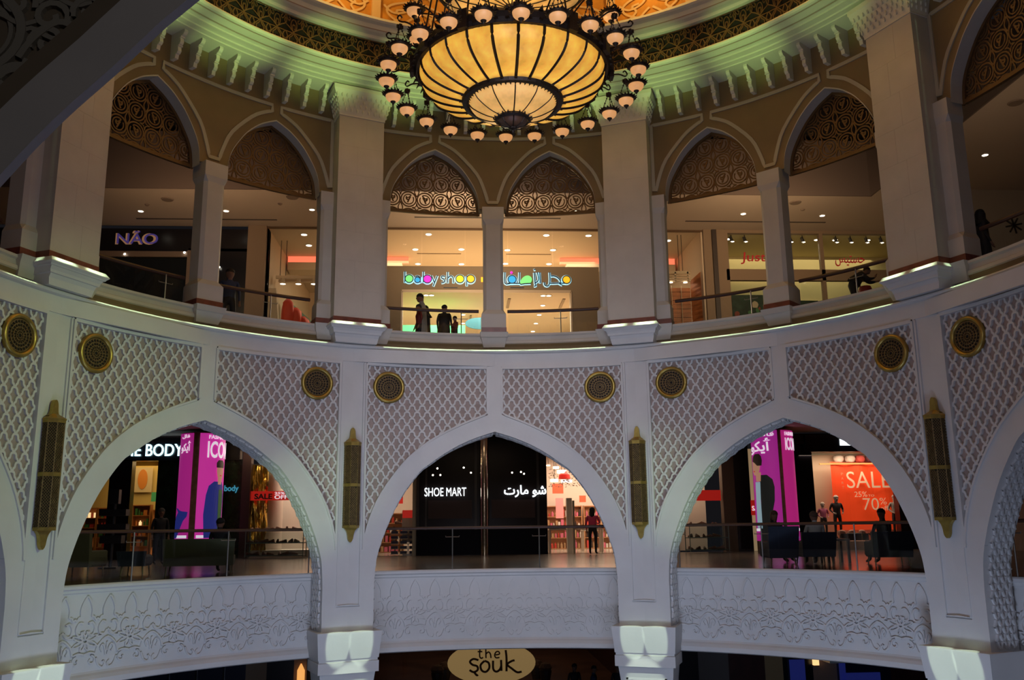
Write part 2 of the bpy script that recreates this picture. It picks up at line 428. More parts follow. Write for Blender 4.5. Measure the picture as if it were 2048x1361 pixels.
# pier blocks (impost, band, shaft) under the arches
def pier_block():
    b = MB()
    def sq(hw, r0, r1, z): return [(-hw, r0, z), (hw, r0, z), (hw, r1, z), (-hw, r1, z)]
    b.loft([sq(0.745, 8.74, 9.78, -2.25), sq(0.745, 8.74, 9.78, -2.28), sq(0.70, 8.80, 9.78, -2.84)])
    b.loft([sq(0.70, 8.79, 9.78, -2.90), sq(0.70, 8.79, 9.78, -3.14)]); b.loft([sq(0.68, 8.82, 9.78, -2.84), sq(0.68, 8.82, 9.78, -2.90)])
    b.loft([sq(0.64, 8.86, 9.76, -3.14), sq(0.60, 8.93, 9.74, -3.5), sq(0.60, 8.93, 9.74, -6.6)])
    return b.build('pier_block', WHITE)
pb = pier_block()
def pier_shaft_relief():
    b = MB()
    b.box(-0.45, 8.92, -4.9, 0.05, 0.03, 3.1); b.box(0.45, 8.92, -4.9, 0.05, 0.03, 3.1); b.box(0, 8.92, -3.42, 0.95, 0.03, 0.05)
    return b.build('panel_moulding', WHITE)
psr = pier_shaft_relief()
for i, a in enumerate((-67.5, -22.5, 22.5, 67.5)):
    e0 = struct('wall_pier', -R(a)); put(pb, e0); put(psr, e0)
tmp_objs += [pb, psr]

# balconies between the piers
def balcony():
    out = {}
    b = MB(); arc_sheet(b, -22.5, 22.5, [(9.86, -0.97), (9.72, -0.97), (9.70, -1.00), (9.70, -1.05), (9.76, -1.08), (9.76, -1.13), (9.80, -1.15), (9.80, -2.62), (9.78, -2.66), (9.74, -2.70), (9.70, -2.76), (9.70, -2.86), (9.86, -2.90)], 1.25)
    out['balcony_front'] = b.build('balcony_front', WHITE)
    b = MB(); mp = cylmap(9.8); p = 2.87*9.8*PI/180
    def cir(cx, cz, r, a0, a1, n=8): return [(cx+r*math.cos(R(a0+(a1-a0)*i/n)), cz+r*math.sin(R(a0+(a1-a0)*i/n))) for i in range(n+1)]
    def sp(cx, cz, r0, r1, a0, a1, n=10): return [(cx+(r0+(r1-r0)*i/n)*math.cos(R(a0+(a1-a0)*i/n)), cz+(r0+(r1-r0)*i/n)*math.sin(R(a0+(a1-a0)*i/n))) for i in range(n+1)]
    def add(P, w_=0.032): b.ribbon(P, max(w_, .026), mp, 0.0, 0.038)
    N = 15
    for i in range(-7, 8):
        c = i*p
        half = smooth_curve([(0, -1.20), (.07, -1.30), (.125, -1.45), (.12, -1.58), (.17, -1.60), (.21, -1.66), (.245, -1.62)], 3)
        for s in (-1, 1): add([(c+s*x, z) for x, z in half])
        for s in (-1, 1):
            add([(c+s*x, z) for x, z in smooth_curve([(.06, -1.72), (.14, -1.70), (.20, -1.80), (.17, -1.92), (.08, -1.93), (.03, -1.86)], 3)])
        if i % 2 == 0:
            for q in range(8):
                an = R(q*45+22.5); u = (math.cos(an), math.sin(an)); v = (-u[1], u[0]); cz = -2.05
                L_ = .30 if q in (0, 3, 4, 7) else .22
                for s in (-1, 1): add([(c+u[0]*t*L_+v[0]*s*wd, cz+u[1]*t*L_*0.9+v[1]*s*wd) for t, wd in ((.12, .0), (.4, .035), (.7, .03), (1, 0))], 0.02)
            for s in (-1, 1):
                add(sp(c+s*.16, -2.42, .10, .02, 90 if s > 0 else 90, (90-330) if s > 0 else 90+330), 0.025)
                add([(c+s*x, z) for x, z in smooth_curve([(.0, -2.30), (.12, -2.27), (.24, -2.30)], 3)])
        else:
            add([(c+x, z) for x, z in smooth_curve([(-.24, -2.30), (-.20, -2.16), (-.10, -2.05), (0, -2.0), (.10, -2.05), (.20, -2.16), (.24, -2.30)], 3)])
            for s in (-1, 1):
                add([(c+s*x, z) for x, z in smooth_curve([(.02, -2.34), (.05, -2.2), (.10, -2.14), (.14, -2.2), (.10, -2.28)], 3)], 0.02)
                add([(c+s*x, z) for x, z in smooth_curve([(.22, -2.38), (.16, -2.52), (.07, -2.57), (.03, -2.5), (.07, -2.45)], 3)], 0.025)
                add([(c+s*x, z) for x, z in smooth_curve([(.24, -1.98), (.14, -1.97), (.05, -1.93), (0, -1.84)], 3)], 0.025)
            add([(c, -2.1), (c, -2.26)], 0.02)
    out['arabesque_relief'] = b.build('arabesque_relief', WHITE)
    return out
BAL = balcony(); tmp_objs += list(BAL.values())
for kbay in range(-2, 3):
    st = struct('wall_balcony', -R(45*kbay))
    for o in BAL.values(): put(o, st)

# ================================================================== ROTUNDA, UPPER ARCADE
uprof = smooth_curve([(0, 9.94), (1.3, 9.84), (2.7, 9.70), (4.5, 9.42), (6.1, 9.03), (6.95, 8.72), (7.25, 8.42), (7.3, 8.25)], 3)
uout = smooth_curve([(0.75, 10.17), (2.1, 10.07), (3.95, 9.86), (6.9, 9.32), (8.15, 8.85), (8.72, 8.52)], 3)
AC = 9.5
def upper_meshes():
    out = {}
    b = MB()
    for c in (-AC, AC):
        IN = [(c+a, z) for a, z in mirror(uprof)]
        b.loft([[PA(a, 9.33, z) for a, z in IN], [PA(a, 9.33, 11.1) for a, z in IN]], cap=False, closed=False)
        b.loft([[PA(a, 9.72, z) for a, z in IN], [PA(a, 9.72, 11.1) for a, z in IN]], cap=False, closed=False)
    for a0, a1 in ((-22.5, -16.8), (-2.2, 2.2), (16.8, 22.5)):
        arc_sheet(b, a0, a1, [(9.72, 8.34), (9.33, 8.34), (9.33, 11.1), (9.72, 11.1)])
        for a in (a0, a1): b.add([PA(a, 9.33, 8.34), PA(a, 9.33, 8.42), PA(a, 9.72, 8.42), PA(a, 9.72, 8.34)], [(0, 1, 2, 3)])
    out['wall_body'] = b.build('wall_body', TAN)
    b = MB()
    for c in (-AC, AC):
        IN = [(c+a, z) for a, z in mirror(uprof)]
        b.loft([[PA(a, 9.325, z+0.03) for a, z in IN], [PA(a, 9.31, z+0.03) for a, z in IN], [PA(a, 9.31, z-0.005) for a, z in IN], [PA(a, 9.72, z-0.005) for a, z in IN]], cap=False, closed=False)
    out['arch_reveal'] = b.build('arch_reveal', STONE)
    b = MB(); mp = cylmap(9.33); k = 9.33*PI/180
    def add(P): b.ribbon([(a*k, z) for a, z in P], 0.085, mp, 0.0, 0.03)
    up = uout
    top = lambda a0, a1: [(a0+(a1-a0)*i/8, 10.335) for i in range(9)]
    cenR = [(AC-a, z) for a, z in up]
    P = cenR + [(-a, z) for a, z in reversed(cenR)] + top(-AC+0.75, AC-0.75)
    b.ribbon([(a*k, z) for a, z in P], 0.085, mp, 0.0, 0.03, closed=True)
    for s in (-1, 1):
        P = [(s*(AC+a), z) for a, z in up] + [(s*18.6, 8.52), (s*18.6, 9.4), (s*18.6, 10.335)] + [(s*a, z) for a, z in top(18.2, AC+0.75)]
        b.ribbon([(a*k, z) for a, z in P], 0.085, mp, 0.0, 0.03, closed=True)
    out['spandrel_moulding'] = b.build('spandrel_moulding', TRIM)
    return out
UM = upper_meshes(); tmp_objs += list(UM.values())
for kbay in range(-2, 3):
    st = struct('wall_upper', -R(45*kbay))
    for o in UM.values(): put(o, st)

def octa(hw, ch, y0, z):  # square with chamfers, y0 = front radius, depth 2*hw
    return [(-hw+ch, y0, z), (hw-ch, y0, z), (hw, y0+ch, z), (hw, y0+2*hw-ch, z), (hw-ch, y0+2*hw, z), (-hw+ch, y0+2*hw, z), (-hw, y0+2*hw-ch, z), (-hw, y0+ch, z)]
def column_proto():
    e0 = empty('column', PA(0, 0, 0)); 
    b = MB(); b.loft([octa(.26, .075, 9.17, 5.52), octa(.26, .075, 9.17, 7.86)]); b.build('shaft', STONE, e0)
    b = MB(); b.loft([octa(.26, .075, 9.17, 7.86), octa(.285, .01, 9.145, 8.0), octa(.285, .003, 9.145, 8.34)]); b.build('capital', STONE, e0)
    b = MB(); b.loft([octa(.315, .003, 9.115, 5.05), octa(.315, .003, 9.115, 5.42), octa(.26, .075, 9.17, 5.54)]); b.build('base', STONE, e0)
    b = MB(); b.loft([octa(.325, .003, 9.105, 4.92), octa(.325, .003, 9.105, 5.06)]); b.build('plinth', REDST, e0)
    b = MB(); b.loft([octa(.36, .003, 9.00, 4.92), octa(.345, .003, 9.03, 4.80), octa(.33, .003, 9.07, 4.78), octa(.27, .003, 9.17, 4.55)]); b.build('corbel', STONE, e0)
    return e0
col0 = column_proto(); KIDS[col0.name] = list(col0.children)
bpy.context.view_layer.update()
names_c = {0: 'stone column between the two arches above the centre shop sign', -1: 'stone column between the paired arches left of the centre bay', 1: 'stone column between the paired arches right of the centre bay', -2: 'stone column of the far left bay, mostly behind the foreground arch', 2: 'stone column of the far right bay at the frame edge'}
for kb in (0, -1, 1, -2, 2):
    o = col0 if kb == 0 else copy_tree(col0)
    o.rotation_euler = (0, 0, -R(45*kb)); tag(o, names_c[kb], 'column', 'slender columns of the upper arcade')

def pier_proto():
    e0 = empty('pier')
    def sq(hw, y0, z, y1=9.6): return [(-hw, y0, z), (hw, y0, z), (hw, y1, z), (-hw, y1, z)]
    # shaft in stone blocks: courses with recessed joints
    zz = [5.06, 5.75, 6.5, 7.25, 8.0, 8.75, 9.5, 10.30]
    for i, (z0, z1) in enumerate(zip(zz, zz[1:])):
        sp_ = [-.585, -.1 if i % 2 else .12, .585]
        for x0, x1 in zip(sp_, sp_[1:]):
            b = MB(); g = .0015; b.loft([[(x0+g, 8.8, z0+g), (x1-g, 8.8, z0+g), (x1-g, 9.5, z0+g), (x0+g, 9.5, z0+g)], [(x0+g, 8.8, z1-g), (x1-g, 8.8, z1-g), (x1-g, 9.5, z1-g), (x0+g, 9.5, z1-g)]]); b.build('stone_block', STONE, e0)
    b = MB(); b.loft([sq(.581, 8.804, 5.0), sq(.581, 8.804, 10.4)]); b.build('core', STONE, e0)
    for s in (-1, 1):
        def w4(x0, x1, y0, z): return [(x0, y0, z), (x1, y0, z), (x1, 9.6, z), (x0, 9.6, z)]
        b = MB()
        def wing(hw, y, z): 
            c_ = .07 if hw < .9 else .003
            return [(s*.5, y, z), (s*(hw-c_), y, z), (s*hw, y+c_, z), (s*hw, 9.6, z), (s*.5, 9.6, z)]
        b.loft([wing(.93, 9.12, 5.06), wing(.93, 9.12, 5.42), wing(.875, 9.18, 5.54), wing(.875, 9.18, 7.86), wing(.905, 9.15, 8.0), wing(.905, 9.15, 8.34)])
        b.build('side_pilaster', STONE, e0)
        b = MB(); b.loft([[(s*.5, 9.105, 4.92), (s*.945, 9.105, 4.92), (s*.945, 9.6, 4.92), (s*.5, 9.6, 4.92)], [(s*.5, 9.105, 5.065), (s*.945, 9.105, 5.065), (s*.945, 9.6, 5.065), (s*.5, 9.6, 5.065)]]); b.build('plinth', REDST, e0)
        b = MB(); b.loft([[(s*.5, 9.0, 4.92), (s*.97, 9.0, 4.92), (s*.97, 9.4, 4.92), (s*.5, 9.4, 4.92)], [(s*.5, 9.07, 4.78), (s*.94, 9.07, 4.78), (s*.94, 9.4, 4.78), (s*.5, 9.4, 4.78)], [(s*.5, 9.17, 4.55), (s*.88, 9.17, 4.55), (s*.88, 9.4, 4.55), (s*.5, 9.4, 4.55)]]); b.build('corbel', STONE, e0)
    b = MB(); b.loft([sq(.60, 8.785, 4.92), sq(.60, 8.785, 5.07)]); b.build('plinth', REDST, e0)
    b = MB(); P = [(.65, 8.66, 4.93), (.70, 8.60, 4.85), (.70, 8.60, 4.835), (.665, 8.645, 4.80), (.66, 8.66, 4.78), (.62, 8.68, 4.77), (.60, 8.72, 4.71), (.585, 8.73, 4.66), (.55, 8.76, 4.65), (.54, 8.80, 4.58), (.51, 8.82, 4.45)]
    b.loft([sq(h, y, z, 9.35) for h, y, z in P]); b.build('pedestal', WHITE, e0)
    # honeycomb capital
    b = MB(); b.loft([sq(.60, 8.78, 10.30), sq(.60, 8.78, 10.34), sq(.63, 8.75, 10.45), sq(.71, 8.67, 10.75), sq(.77, 8.60, 10.86), sq(.80, 8.56, 10.92), sq(.80, 8.56, 11.02)]); b.build('capital', CORN, e0)
    b = MB()
    def tear(cx, cy_, cz, rx, ry, rz):
        rings = []
        for j in range(5):
            t = j/4; rr = math.sin(PI*(0.12+0.76*t)); rings.append([(cx+rx*rr*math.cos(2*PI*q/6), cy_+ry*rr*math.sin(2*PI*q/6), cz+rz*(2*t-1)) for q in range(6)])
        b.loft(rings)
    for row, (z, y, hw, n) in enumerate(((10.45, 8.735, .60, 9), (10.56, 8.705, .63, 10), (10.67, 8.675, .66, 11), (10.79, 8.63, .70, 12))):
        for i in range(n): tear(-hw+2*hw*i/(n-1), y, z, .028, .03, .055)
        for s in (-1, 1):
            for i in range(4): tear(s*(hw+.03), y+.08+i*.14, z, .03, .028, .055)
    b.build('honeycomb_drops', CORN, e0)
    return e0
pier0 = pier_proto(); bpy.context.view_layer.update(); KIDS[pier0.name] = list(pier0.children)
names_p = {-22.5: 'broad stone pier with honeycomb capital left of the centre arches', 22.5: 'broad stone pier with honeycomb capital right of the centre arches', -67.5: 'broad stone pier at the left, half behind the foreground arch', 67.5: 'broad stone pier at the right edge, by the leaning shopper'}
for a in (-22.5, 22.5, -67.5, 67.5):
    o = pier0 if a == -22.5 else copy_tree(pier0)
    o.rotation_euler = (0, 0, -R(a)); tag(o, names_p[a], 'pier', 'broad piers of the upper arcade')

# ------------------------------------------------------------------ fretwork screens in the arch heads
def screen_proto():
    e0 = empty('arch_screen'); Rr = 9.66; mp = cylmap(Rr); k = Rr*PI/180
    sp_ = [(a*0.985, z-0.02) for a, z in uprof]; out_ = mirror(sp_); ZB = 8.27
    b = MB(); P = [(a*k, z) for a, z in out_]
    b.ribbon(P, 0.09, mp, -0.03, 0.05); b.ribbon([(a*k, ZB+0.01) for a in [-7.3+14.6*i/12 for i in range(13)]], 0.08, mp, -0.03, 0.05)
    b.build('frame', BRONZE, e0)
    def inside(x, z): a = abs(x/k); return z > ZB and a < 7.25 and z < interp(sp_, a)
    b = MB(); pw, ph = 0.437, 0.465
    def add(P, w_=0.022, cl=False):
        w_ *= 1.35
        if any(inside(x, z) for x, z in P): b.ribbon(P, w_, mp, -0.012, 0.012, closed=cl, ok=inside)
    for row in range(0, 5):
        cz = 8.16 + 0.0 + row*ph
        for i in range(-3, 4):
            cx = i*pw + (pw/2 if row % 2 == 1 or True else 0)
            m = 1 if (i+row) % 2 == 0 else -1
            add([(cx+.205*math.cos(2*PI*q/20), cz+.205*math.sin(2*PI*q/20)) for q in range(20)], 0.024, True)
            add([(cx+m*.137*math.cos(R(150+330*q/18)), cz+.137*math.sin(R(150+330*q/18))) for q in range(19)], 0.020)
            add([(cx+m*x, cz+z) for x, z in smooth_curve([(.137*math.cos(R(120)), .137*math.sin(R(120))), (-.03, .075), (.03, .04), (.065, .075)], 3)], .020)
            add([(cx+m*x, cz+z) for x, z in smooth_curve([(.03, -.10), (.0, -.03), (-.02, .02), (-.05, .07)], 2)], 0.03)
            add([(cx+m*x, cz+z) for x, z in smooth_curve([(.0, -.02), (.05, .0), (.06, .05)], 2)], 0.03)
            # almond leaves and star corners between the circles
            x2 = cx+pw/2
            for zz in (cz+ph/2,):
                if (i+row) % 2:
                    for s in (-1, 1): add([(x2+s*x, zz+z) for x, z in smooth_curve([(0, -.16), (.05, -.06), (.055, .02), (0, .15)], 3)], 0.02)
                else:
                    for s in (-1, 1):
                        add([(x2+s*x, zz+z) for x, z in smooth_curve([(0, -.13), (.03, -.03), (.13, 0)], 3)], 0.018)
                        add([(x2+s*x, zz+z) for x, z in smooth_curve([(0, .13), (.03, .03), (.13, 0)], 3)], 0.018)
    b.build('scroll_fretwork', BRONZE, e0)
    return e0
scr0 = screen_proto(); bpy.context.view_layer.update(); KIDS[scr0.name] = list(scr0.children)
snames = {(-2, 1): 'dark screen in the arch hidden by the foreground arch', (-1, -1): 'scroll screen in the arch with black void behind its top, left side', (-1, 1): 'scroll screen in the arch just left of the left stone pier', (0, -1): 'scroll screen over the left half of the baby shop', (0, 1): 'scroll screen over the right half of the baby shop', (1, -1): 'scroll screen in the arch just right of the right stone pier', (1, 1): 'scroll screen in the arch with black void behind its top, right side', (2, -1): 'scroll screen cut by the upper right frame corner'}
for (kb, s), lab in snames.items():
    o = scr0 if (kb, s) == (0, -1) else copy_tree(scr0)
    o.rotation_euler = (0, 0, -R(45*kb+s*AC)); tag(o, lab, 'screen', 'fretwork screens of the upper arches')

# ------------------------------------------------------------------ big cornice, brackets, fretwork band, dome
cor = struct('trim_cornice')
ring('cornice_soffit', [(9.34, 11.08), (8.74, 11.09)], CORN, parent=cor)
ring('cornice_step', [(8.74, 11.09), (8.74, 11.12), (8.60, 11.13), (8.60, 11.17), (8.42, 11.18), (8.42, 11.22)], CORN, parent=cor)
ring('cornice_cyma', [(8.42, 11.22), (8.34, 11.23), (8.24, 11.22), (8.15, 11.235), (8.05, 11.25), (7.97, 11.235), (7.92, 11.25), (7.88, 11.29), (7.90, 11.33), (8.10, 11.36)], CORN, parent=cor, smooth=False)
for r_, z_ in ((8.61, 11.14), (8.43, 11.19), (8.28, 11.222), (8.02, 11.245)):
    ring('cornice_fillet', [(r_+.012, z_-.004), (r_-.012, z_-.004)], CORNSH, parent=cor)
ring('band_ground', [(8.12, 11.3), (8.12, 12.2)], BLACK, parent=cor)
ring('upper_cornice', [(8.10, 12.10), (7.96, 12.12), (7.92, 12.18), (7.80, 12.20), (7.72, 12.24), (7.66, 12.32), (7.55, 12.34), (7.50, 12.37), (7.50, 12.43), (7.9, 12.46)], CORN, parent=cor)
ring('cornice_fillet', [(7.74, 12.222), (7.72, 12.235)], CORNSH, parent=cor)
def bracket_mesh():
    b = MB(); hw = .045
    side = [(9.33, 11.085), (8.86, 11.085), (8.85, 11.03), (8.90, 10.97), (8.97, 10.94), (8.99, 10.90), (8.98, 10.82), (9.01, 10.77), (9.05, 10.75), (9.06, 10.70), (9.05, 10.62), (9.09, 10.57), (9.13, 10.56), (9.15, 10.46), (9.33, 10.46)]
    vs = [(-hw, y, z) for y, z in side] + [(hw, y, z) for y, z in side]; n = len(side)
    b.add(vs, [tuple(range(n)), tuple(range(2*n-1, n-1, -1))] + [(i, (i+1) % n, (i+1) % n+n, i+n) for i in range(n)])
    b.box(0, 8.995, 10.93, .115, .07, .03); b.box(0, 9.06, 10.74, .115, .07, .03)
    return b.build('bracket', CORN, cor)
br0 = bracket_mesh(); first = True
for kb in range(-2, 3):
    for d in (-16.5, -13.5, -10.5, -7.5, -4.5, -1.5, 1.5, 4.5, 7.5, 10.5, 13.5, 16.5):
        a = 45*kb+d
        if abs(a) > 88: continue
        o = br0 if first else br0.copy()
        if not first: C.objects.link(o)
        first = False; o.rotation_euler = (0, 0, -R(a))
# fretwork band
b = MB(); mp = cylmap(8.02); per = 3.1*8.02*PI/180
def add(P, w_=0.024): b.ribbon(P, w_, mp, 0.0, 0.015)
def S(pts): return smooth_curve(pts, 3)
for i in range(-28, 29):
    c = i*per
    for s in (-1, 1):
        add([(c+s*x, 11.36+z) for x, z in S([(0, .30), (.06, .38), (.075, .50), (.04, .60), (0, .62)])])
        add([(c+s*x, 11.36+z) for x, z in S([(.02, .36), (.035, .43), (.02, .50), (.0, .46)])], .018)
        add([(c+s*x, 11.36+z) for x, z in [(0, .30), (.12, .40), (.215, .46)]])
        add([(c+s*x, 11.36+z) for x, z in [(0, .30), (.12, .16), (.215, .06)]])
        add([(c+s*x, 11.36+z) for x, z in S([(.215, .70), (.17, .60), (.12, .56), (.10, .62), (.14, .66)])])
        add([(c+s*x, 11.36+z) for x, z in S([(.215, .46), (.19, .55), (.215, .62)])])
        add([(c+s*x, 11.36+z) for x, z in S([(0, .30), (.03, .20), (.10, .12), (.08, .03), (.03, .06)])])
        add([(c+s*x, 11.36+z) for x, z in S([(.215, .28), (.17, .20), (.15, .10), (.19, .04)])])
    add([(c-.215, 11.36+.27), (c+.215, 11.36+.27)], .02)
for z in (11.34, 12.06): add([(R(a)*8.02, z) for a in range(-85, 86, 2)], .02)
b.build('fretwork', GOLDFRET, cor)
# dome
DOME = mat('orange_dome_plaster', (0.55, 0.24, 0.03), 0.7, noise=0.2, nscale=3)
DRIB = mat('dome_rib_plaster', (0.62, 0.42, 0.22), 0.6)
dm = struct('ceiling_dome')
def dprof(t): return (7.9*math.cos(t*PI/2)**0.9 + 0.001, 12.45 + 5.6*math.sin(t*PI/2))
b = MB(); arc_sheet(b, -180, 180, [dprof(t/14) for t in range(15)], 5); b.build('dome_shell', DOME, dm, True)
def dmap(x, z, h):     # x azimuth in degrees, z 0..1
    r_, zz = dprof(max(0, min(1, z))); return PA(x, r_-h, zz)
b = MB()
for i in range(24): b.ribbon([(i*15-7.5, t/12) for t in range(12)], 1.6, lambda x, z, h: dmap(x, z, h), 0, 0.10)
b.build('dome_rib', DRIB, dm)
b = MB()
for i in range(-7, 8):
    c = i*15
    for s in (-1, 1):
        def RB(P, w_=.45):
            # ribbon in (deg, t) space where one unit of t is about 60 deg
            b.ribbon([(c+s*x, t/60.0) for x, t in smooth_curve(P, 3)], w_, lambda x, z, h: dmap(x, z, h), 0.0, 0.05)
        pass
        def rb(P):
            Q = smooth_curve(P, 3); L_, R_2 = [], []
            for (x0, t0), (x1, t1) in zip(Q, Q[1:]):
                dx, dt = x1-x0, t1-t0; l = math.hypot(dx, dt) or 1; nx, nt = -dt/l*.22, dx/l*.22
                b.add([dmap(c+s*(x0+nx), (t0+nt)/75, .05), dmap(c+s*(x1+nx), (t1+nt)/75, .05), dmap(c+s*(x1-nx), (t1-nt)/75, .05), dmap(c+s*(x0-nx), (t0-nt)/75, .05)], [(0, 1, 2, 3)])
        for off in (0, 7, 14):
            rb([(0, .3+off), (2, 1.2+off), (4.6, 2.6+off), (5.4, 4.2+off), (4, 5.6+off), (0, 7+off)])
            rb([(0, 7+off), (1.5, 4.5+off), (4.2, 3.6+off), (6, 5+off)])
            rb([(3, .4+off), (1.6, 2+off), (.3, 3.2+off)])
            rb([(6, .6+off), (4, 1.6+off), (2.8, 3.0+off), (3.6, 4.2+off), (2.2, 4.6+off)])
b.build('dome_arabesque', DRIB, dm)
for o in tmp_objs: bpy.data.objects.remove(o)
# ================================================================== CHANDELIER
ch = tag(empty('chandelier', (-0.05, 0, 0)), 'huge brass chandelier with amber glass bowl and a ring of small hanging lamps', 'chandelier')
bowl = smooth_curve([(1.50, 7.25), (1.475, 7.10), (1.38, 6.96), (1.20, 6.85), (0.98, 6.77), (0.80, 6.73)], 3)
def wedge(mb, prof, a0, a1, n=3):
    mb.loft([[(r*math.cos(a0+(a1-a0)*j/n), r*math.sin(a0+(a1-a0)*j/n), z) for j in range(n+1)] for r, z in prof], cap=False, closed=False)
b = MB(); wedge(b, bowl, -PI/24, PI/24); pane0 = b.build('glass_pane', AMBER, ch, True)
b = MB(); b.tube([(r+.008, 0, z-.008) for r, z in bowl], 0.024, 4); rib0 = b.build('rib', IRON, ch)
for i in range(24):
    a = PI/24 + PI/12*i
    for o0, aa in ((pane0, a), (rib0, a+PI/24)):
        o = o0 if i == 0 else o0.copy()
        if i: C.objects.link(o)
        o.rotation_euler = (0, 0, aa)
low = smooth_curve([(0.72, 6.73), (0.66, 6.62), (0.52, 6.53), (0.38, 6.47), (0.24, 6.44)], 3)
AMBER2 = mat('amber_glass_dim', (0.62, 0.42, 0.18), 0.35, emit=(0.62, 0.36, 0.12), es=0.34, noise=0.3, nscale=3.5, transl=(0.10, 0.065, 0.02))
b = MB(); wedge(b, low, -PI/12, PI/12, 4); pane1 = b.build('lower_glass_pane', AMBER2, ch, True)
b = MB(); b.tube([(r+.006, 0, z-.006) for r, z in low], 0.010, 4); rib1 = b.build('lower_rib', IRON, ch)
for i in range(12):
    a = PI/12 + PI/6*i
    for o0, aa in ((pane1, a), (rib1, a+PI/12)):
        o = o0 if i == 0 else o0.copy()
        if i: C.objects.link(o)
        o.rotation_euler = (0, 0, aa)
def leafring(mb, r, z, n, sz, out=1, down=0.0):
    for i in range(n):
        a = 2*PI*i/n; u = Vector((math.cos(a), math.sin(a), 0)); t = Vector((-u.y, u.x, 0)); c = u*r + Vector((0, 0, z))
        P = [c-t*sz*.5, c-t*sz*.3+u*sz*.5*out, c+u*sz*1.0*out+Vector((0, 0, down*sz)), c+t*sz*.3+u*sz*.5*out, c+t*sz*.5]
        lo = [p-Vector((0, 0, sz*.35)) for p in P]
        mb.add(P+lo, [(0, 1, 2, 3, 4), (9, 8, 7, 6, 5)] + [(j, j+5, (j+1) % 5+5, (j+1) % 5) for j in range(5)])
b = MB(); b.lathe([(1.47, 7.20), (1.55, 7.20), (1.60, 7.26), (1.60, 7.36), (1.55, 7.42), (1.47, 7.42), (1.47, 7.20)], n=64); leafring(b, 1.58, 7.40, 60, .08, 1, .5); leafring(b, 1.58, 7.26, 60, .07, 1, -.8); leafring(b, 1.50, 7.21, 96, .035, -1, -.5)
for i in range(12):
    a = PI/6*i; b.box(1.62*math.cos(a), 1.62*math.sin(a), 7.31, .06, .16, .3, a)
b.build('rim', IRON, ch)
b = MB(); b.lathe([(.70, 6.69), (.74, 6.67), (.80, 6.68), (.82, 6.73), (.78, 6.77), (.70, 6.75), (.70, 6.69)], n=48); leafring(b, .72, 6.68, 60, .03, -1, -.5); leafring(b, .81, 6.72, 24, .05, 1, -.2)
b.build('middle_ring', IRON, ch)
b = MB(); b.lathe([(.26, 6.44), (.285, 6.40), (.25, 6.37)], n=24); leafring(b, .26, 6.42, 20, .06, 1, .3); leafring(b, .27, 6.46, 20, .035, 1, 1.2)
for i in range(8):
    a = PI/4*i; b.tube([(.25*math.cos(a), .25*math.sin(a), 6.38), (.19*math.cos(a), .19*math.sin(a), 6.31), (.06*math.cos(a), .06*math.sin(a), 6.27)], .009, 4)
b.lathe([(.002, 6.17), (.02, 6.19), (.03, 6.215), (.02, 6.24), (.06, 6.25), (.07, 6.27), (.03, 6.29), (.002, 6.29)], n=12)
b.build('bottom_crown', IRON, ch)
b = MB(); b.lathe([(.24, 6.39), (.19, 6.325), (.05, 6.285), (.002, 6.28)], n=24); b.build('bottom_cup', mat('smoked_glass', (.10, .05, .03), .3), ch, True)
# upper tier: shallow spoked dish, its chains and stem
up = smooth_curve([(.10, 8.40), (.45, 8.43), (.85, 8.52), (1.15, 8.70), (1.25, 8.85)], 3)
b = MB(); b.lathe(up, n=36); b.build('upper_dish', AMBER2, ch, True)
b = MB()
for i in range(20):
    a = PI/10*i; b.tube([(r*math.cos(a), r*math.sin(a), z-.012) for r, z in up], .011, 4)
b.lathe([(.002, 8.37), (.09, 8.37), (.13, 8.40), (.12, 8.43)], n=16); b.lathe([(1.22, 8.80), (1.30, 8.82), (1.32, 8.92), (1.22, 8.96)], n=36); b.build('upper_dish_ribs', IRON, ch)
b = MB(); b.lathe([(.05, 8.8), (.09, 9.2), (.05, 9.4), (.14, 9.8), (.05, 10.1), (.04, 12), (.04, 18.0)], n=12); b.build('stem', IRON, ch)
def hanging_lamp(parent, ang, r, z, first=None):
    if first is None:
        L = empty('hanging_lamp', parent=parent)
        b = MB(); b.lathe([(.125, .0), (.125, -.02), (.115, -.055), (.09, -.085), (.05, -.105), (.002, -.11)], n=20); b.build('lamp_glass', LAMPGL, L, True)
        b = MB(); b.lathe([(.12, -.005), (.145, .0), (.15, .035), (.125, .05), (.11, .02), (.12, -.005)], n=24); leafring(b, .145, .04, 18, .045, 1, .35)
        b.build('lamp_crown', IRON, L)
        b = MB(); b.lathe([(.002, -.17), (.012, -.155), (.02, -.14), (.045, -.115), (.045, -.10), (.002, -.095)], n=12); b.build('lamp_finial', IRON, L)
        for k in range(3):
            a = 2*PI*k/3+.5; b = MB()
            P0 = Vector((.12*math.cos(a), .12*math.sin(a), .04)); P1 = Vector((.02*math.cos(a), .02*math.sin(a), .31))
            for q in range(7):
                p = P0.lerp(P1, q/6); s_ = .016 if q % 2 else .008
                b.lathe([(.001, -.022), (s_, 0), (.001, .022)], (p.x, p.y, p.z), 5)
            b.tube([P0, P1], .005, 4); b.build('chain', IRON, L)
        b = MB(); b.lathe([(.002, .29), (.035, .31), (.045, .34), (.03, .37), (.002, .40)], n=10); b.box(0, 0, .34, .10, .03, .05); b.box(0, 0, .34, .03, .10, .05); b.build('lamp_boss', IRON, L)
        b = MB(); b.tube(smooth_curve([(-.45, 0, .34), (-.30, 0, .40), (-.12, 0, .45), (.0, 0, .43), (.04, 0, .48), (.0, 0, .53), (-.035, 0, .50)], 3), .013, 5); b.build('arm', IRON, L)
        KIDS[L.name] = list(L.children)
    else: L = copy_tree(first, parent)
    L.location = (r*math.cos(ang), r*math.sin(ang), z); L.rotation_euler = (0, 0, ang)
    return L
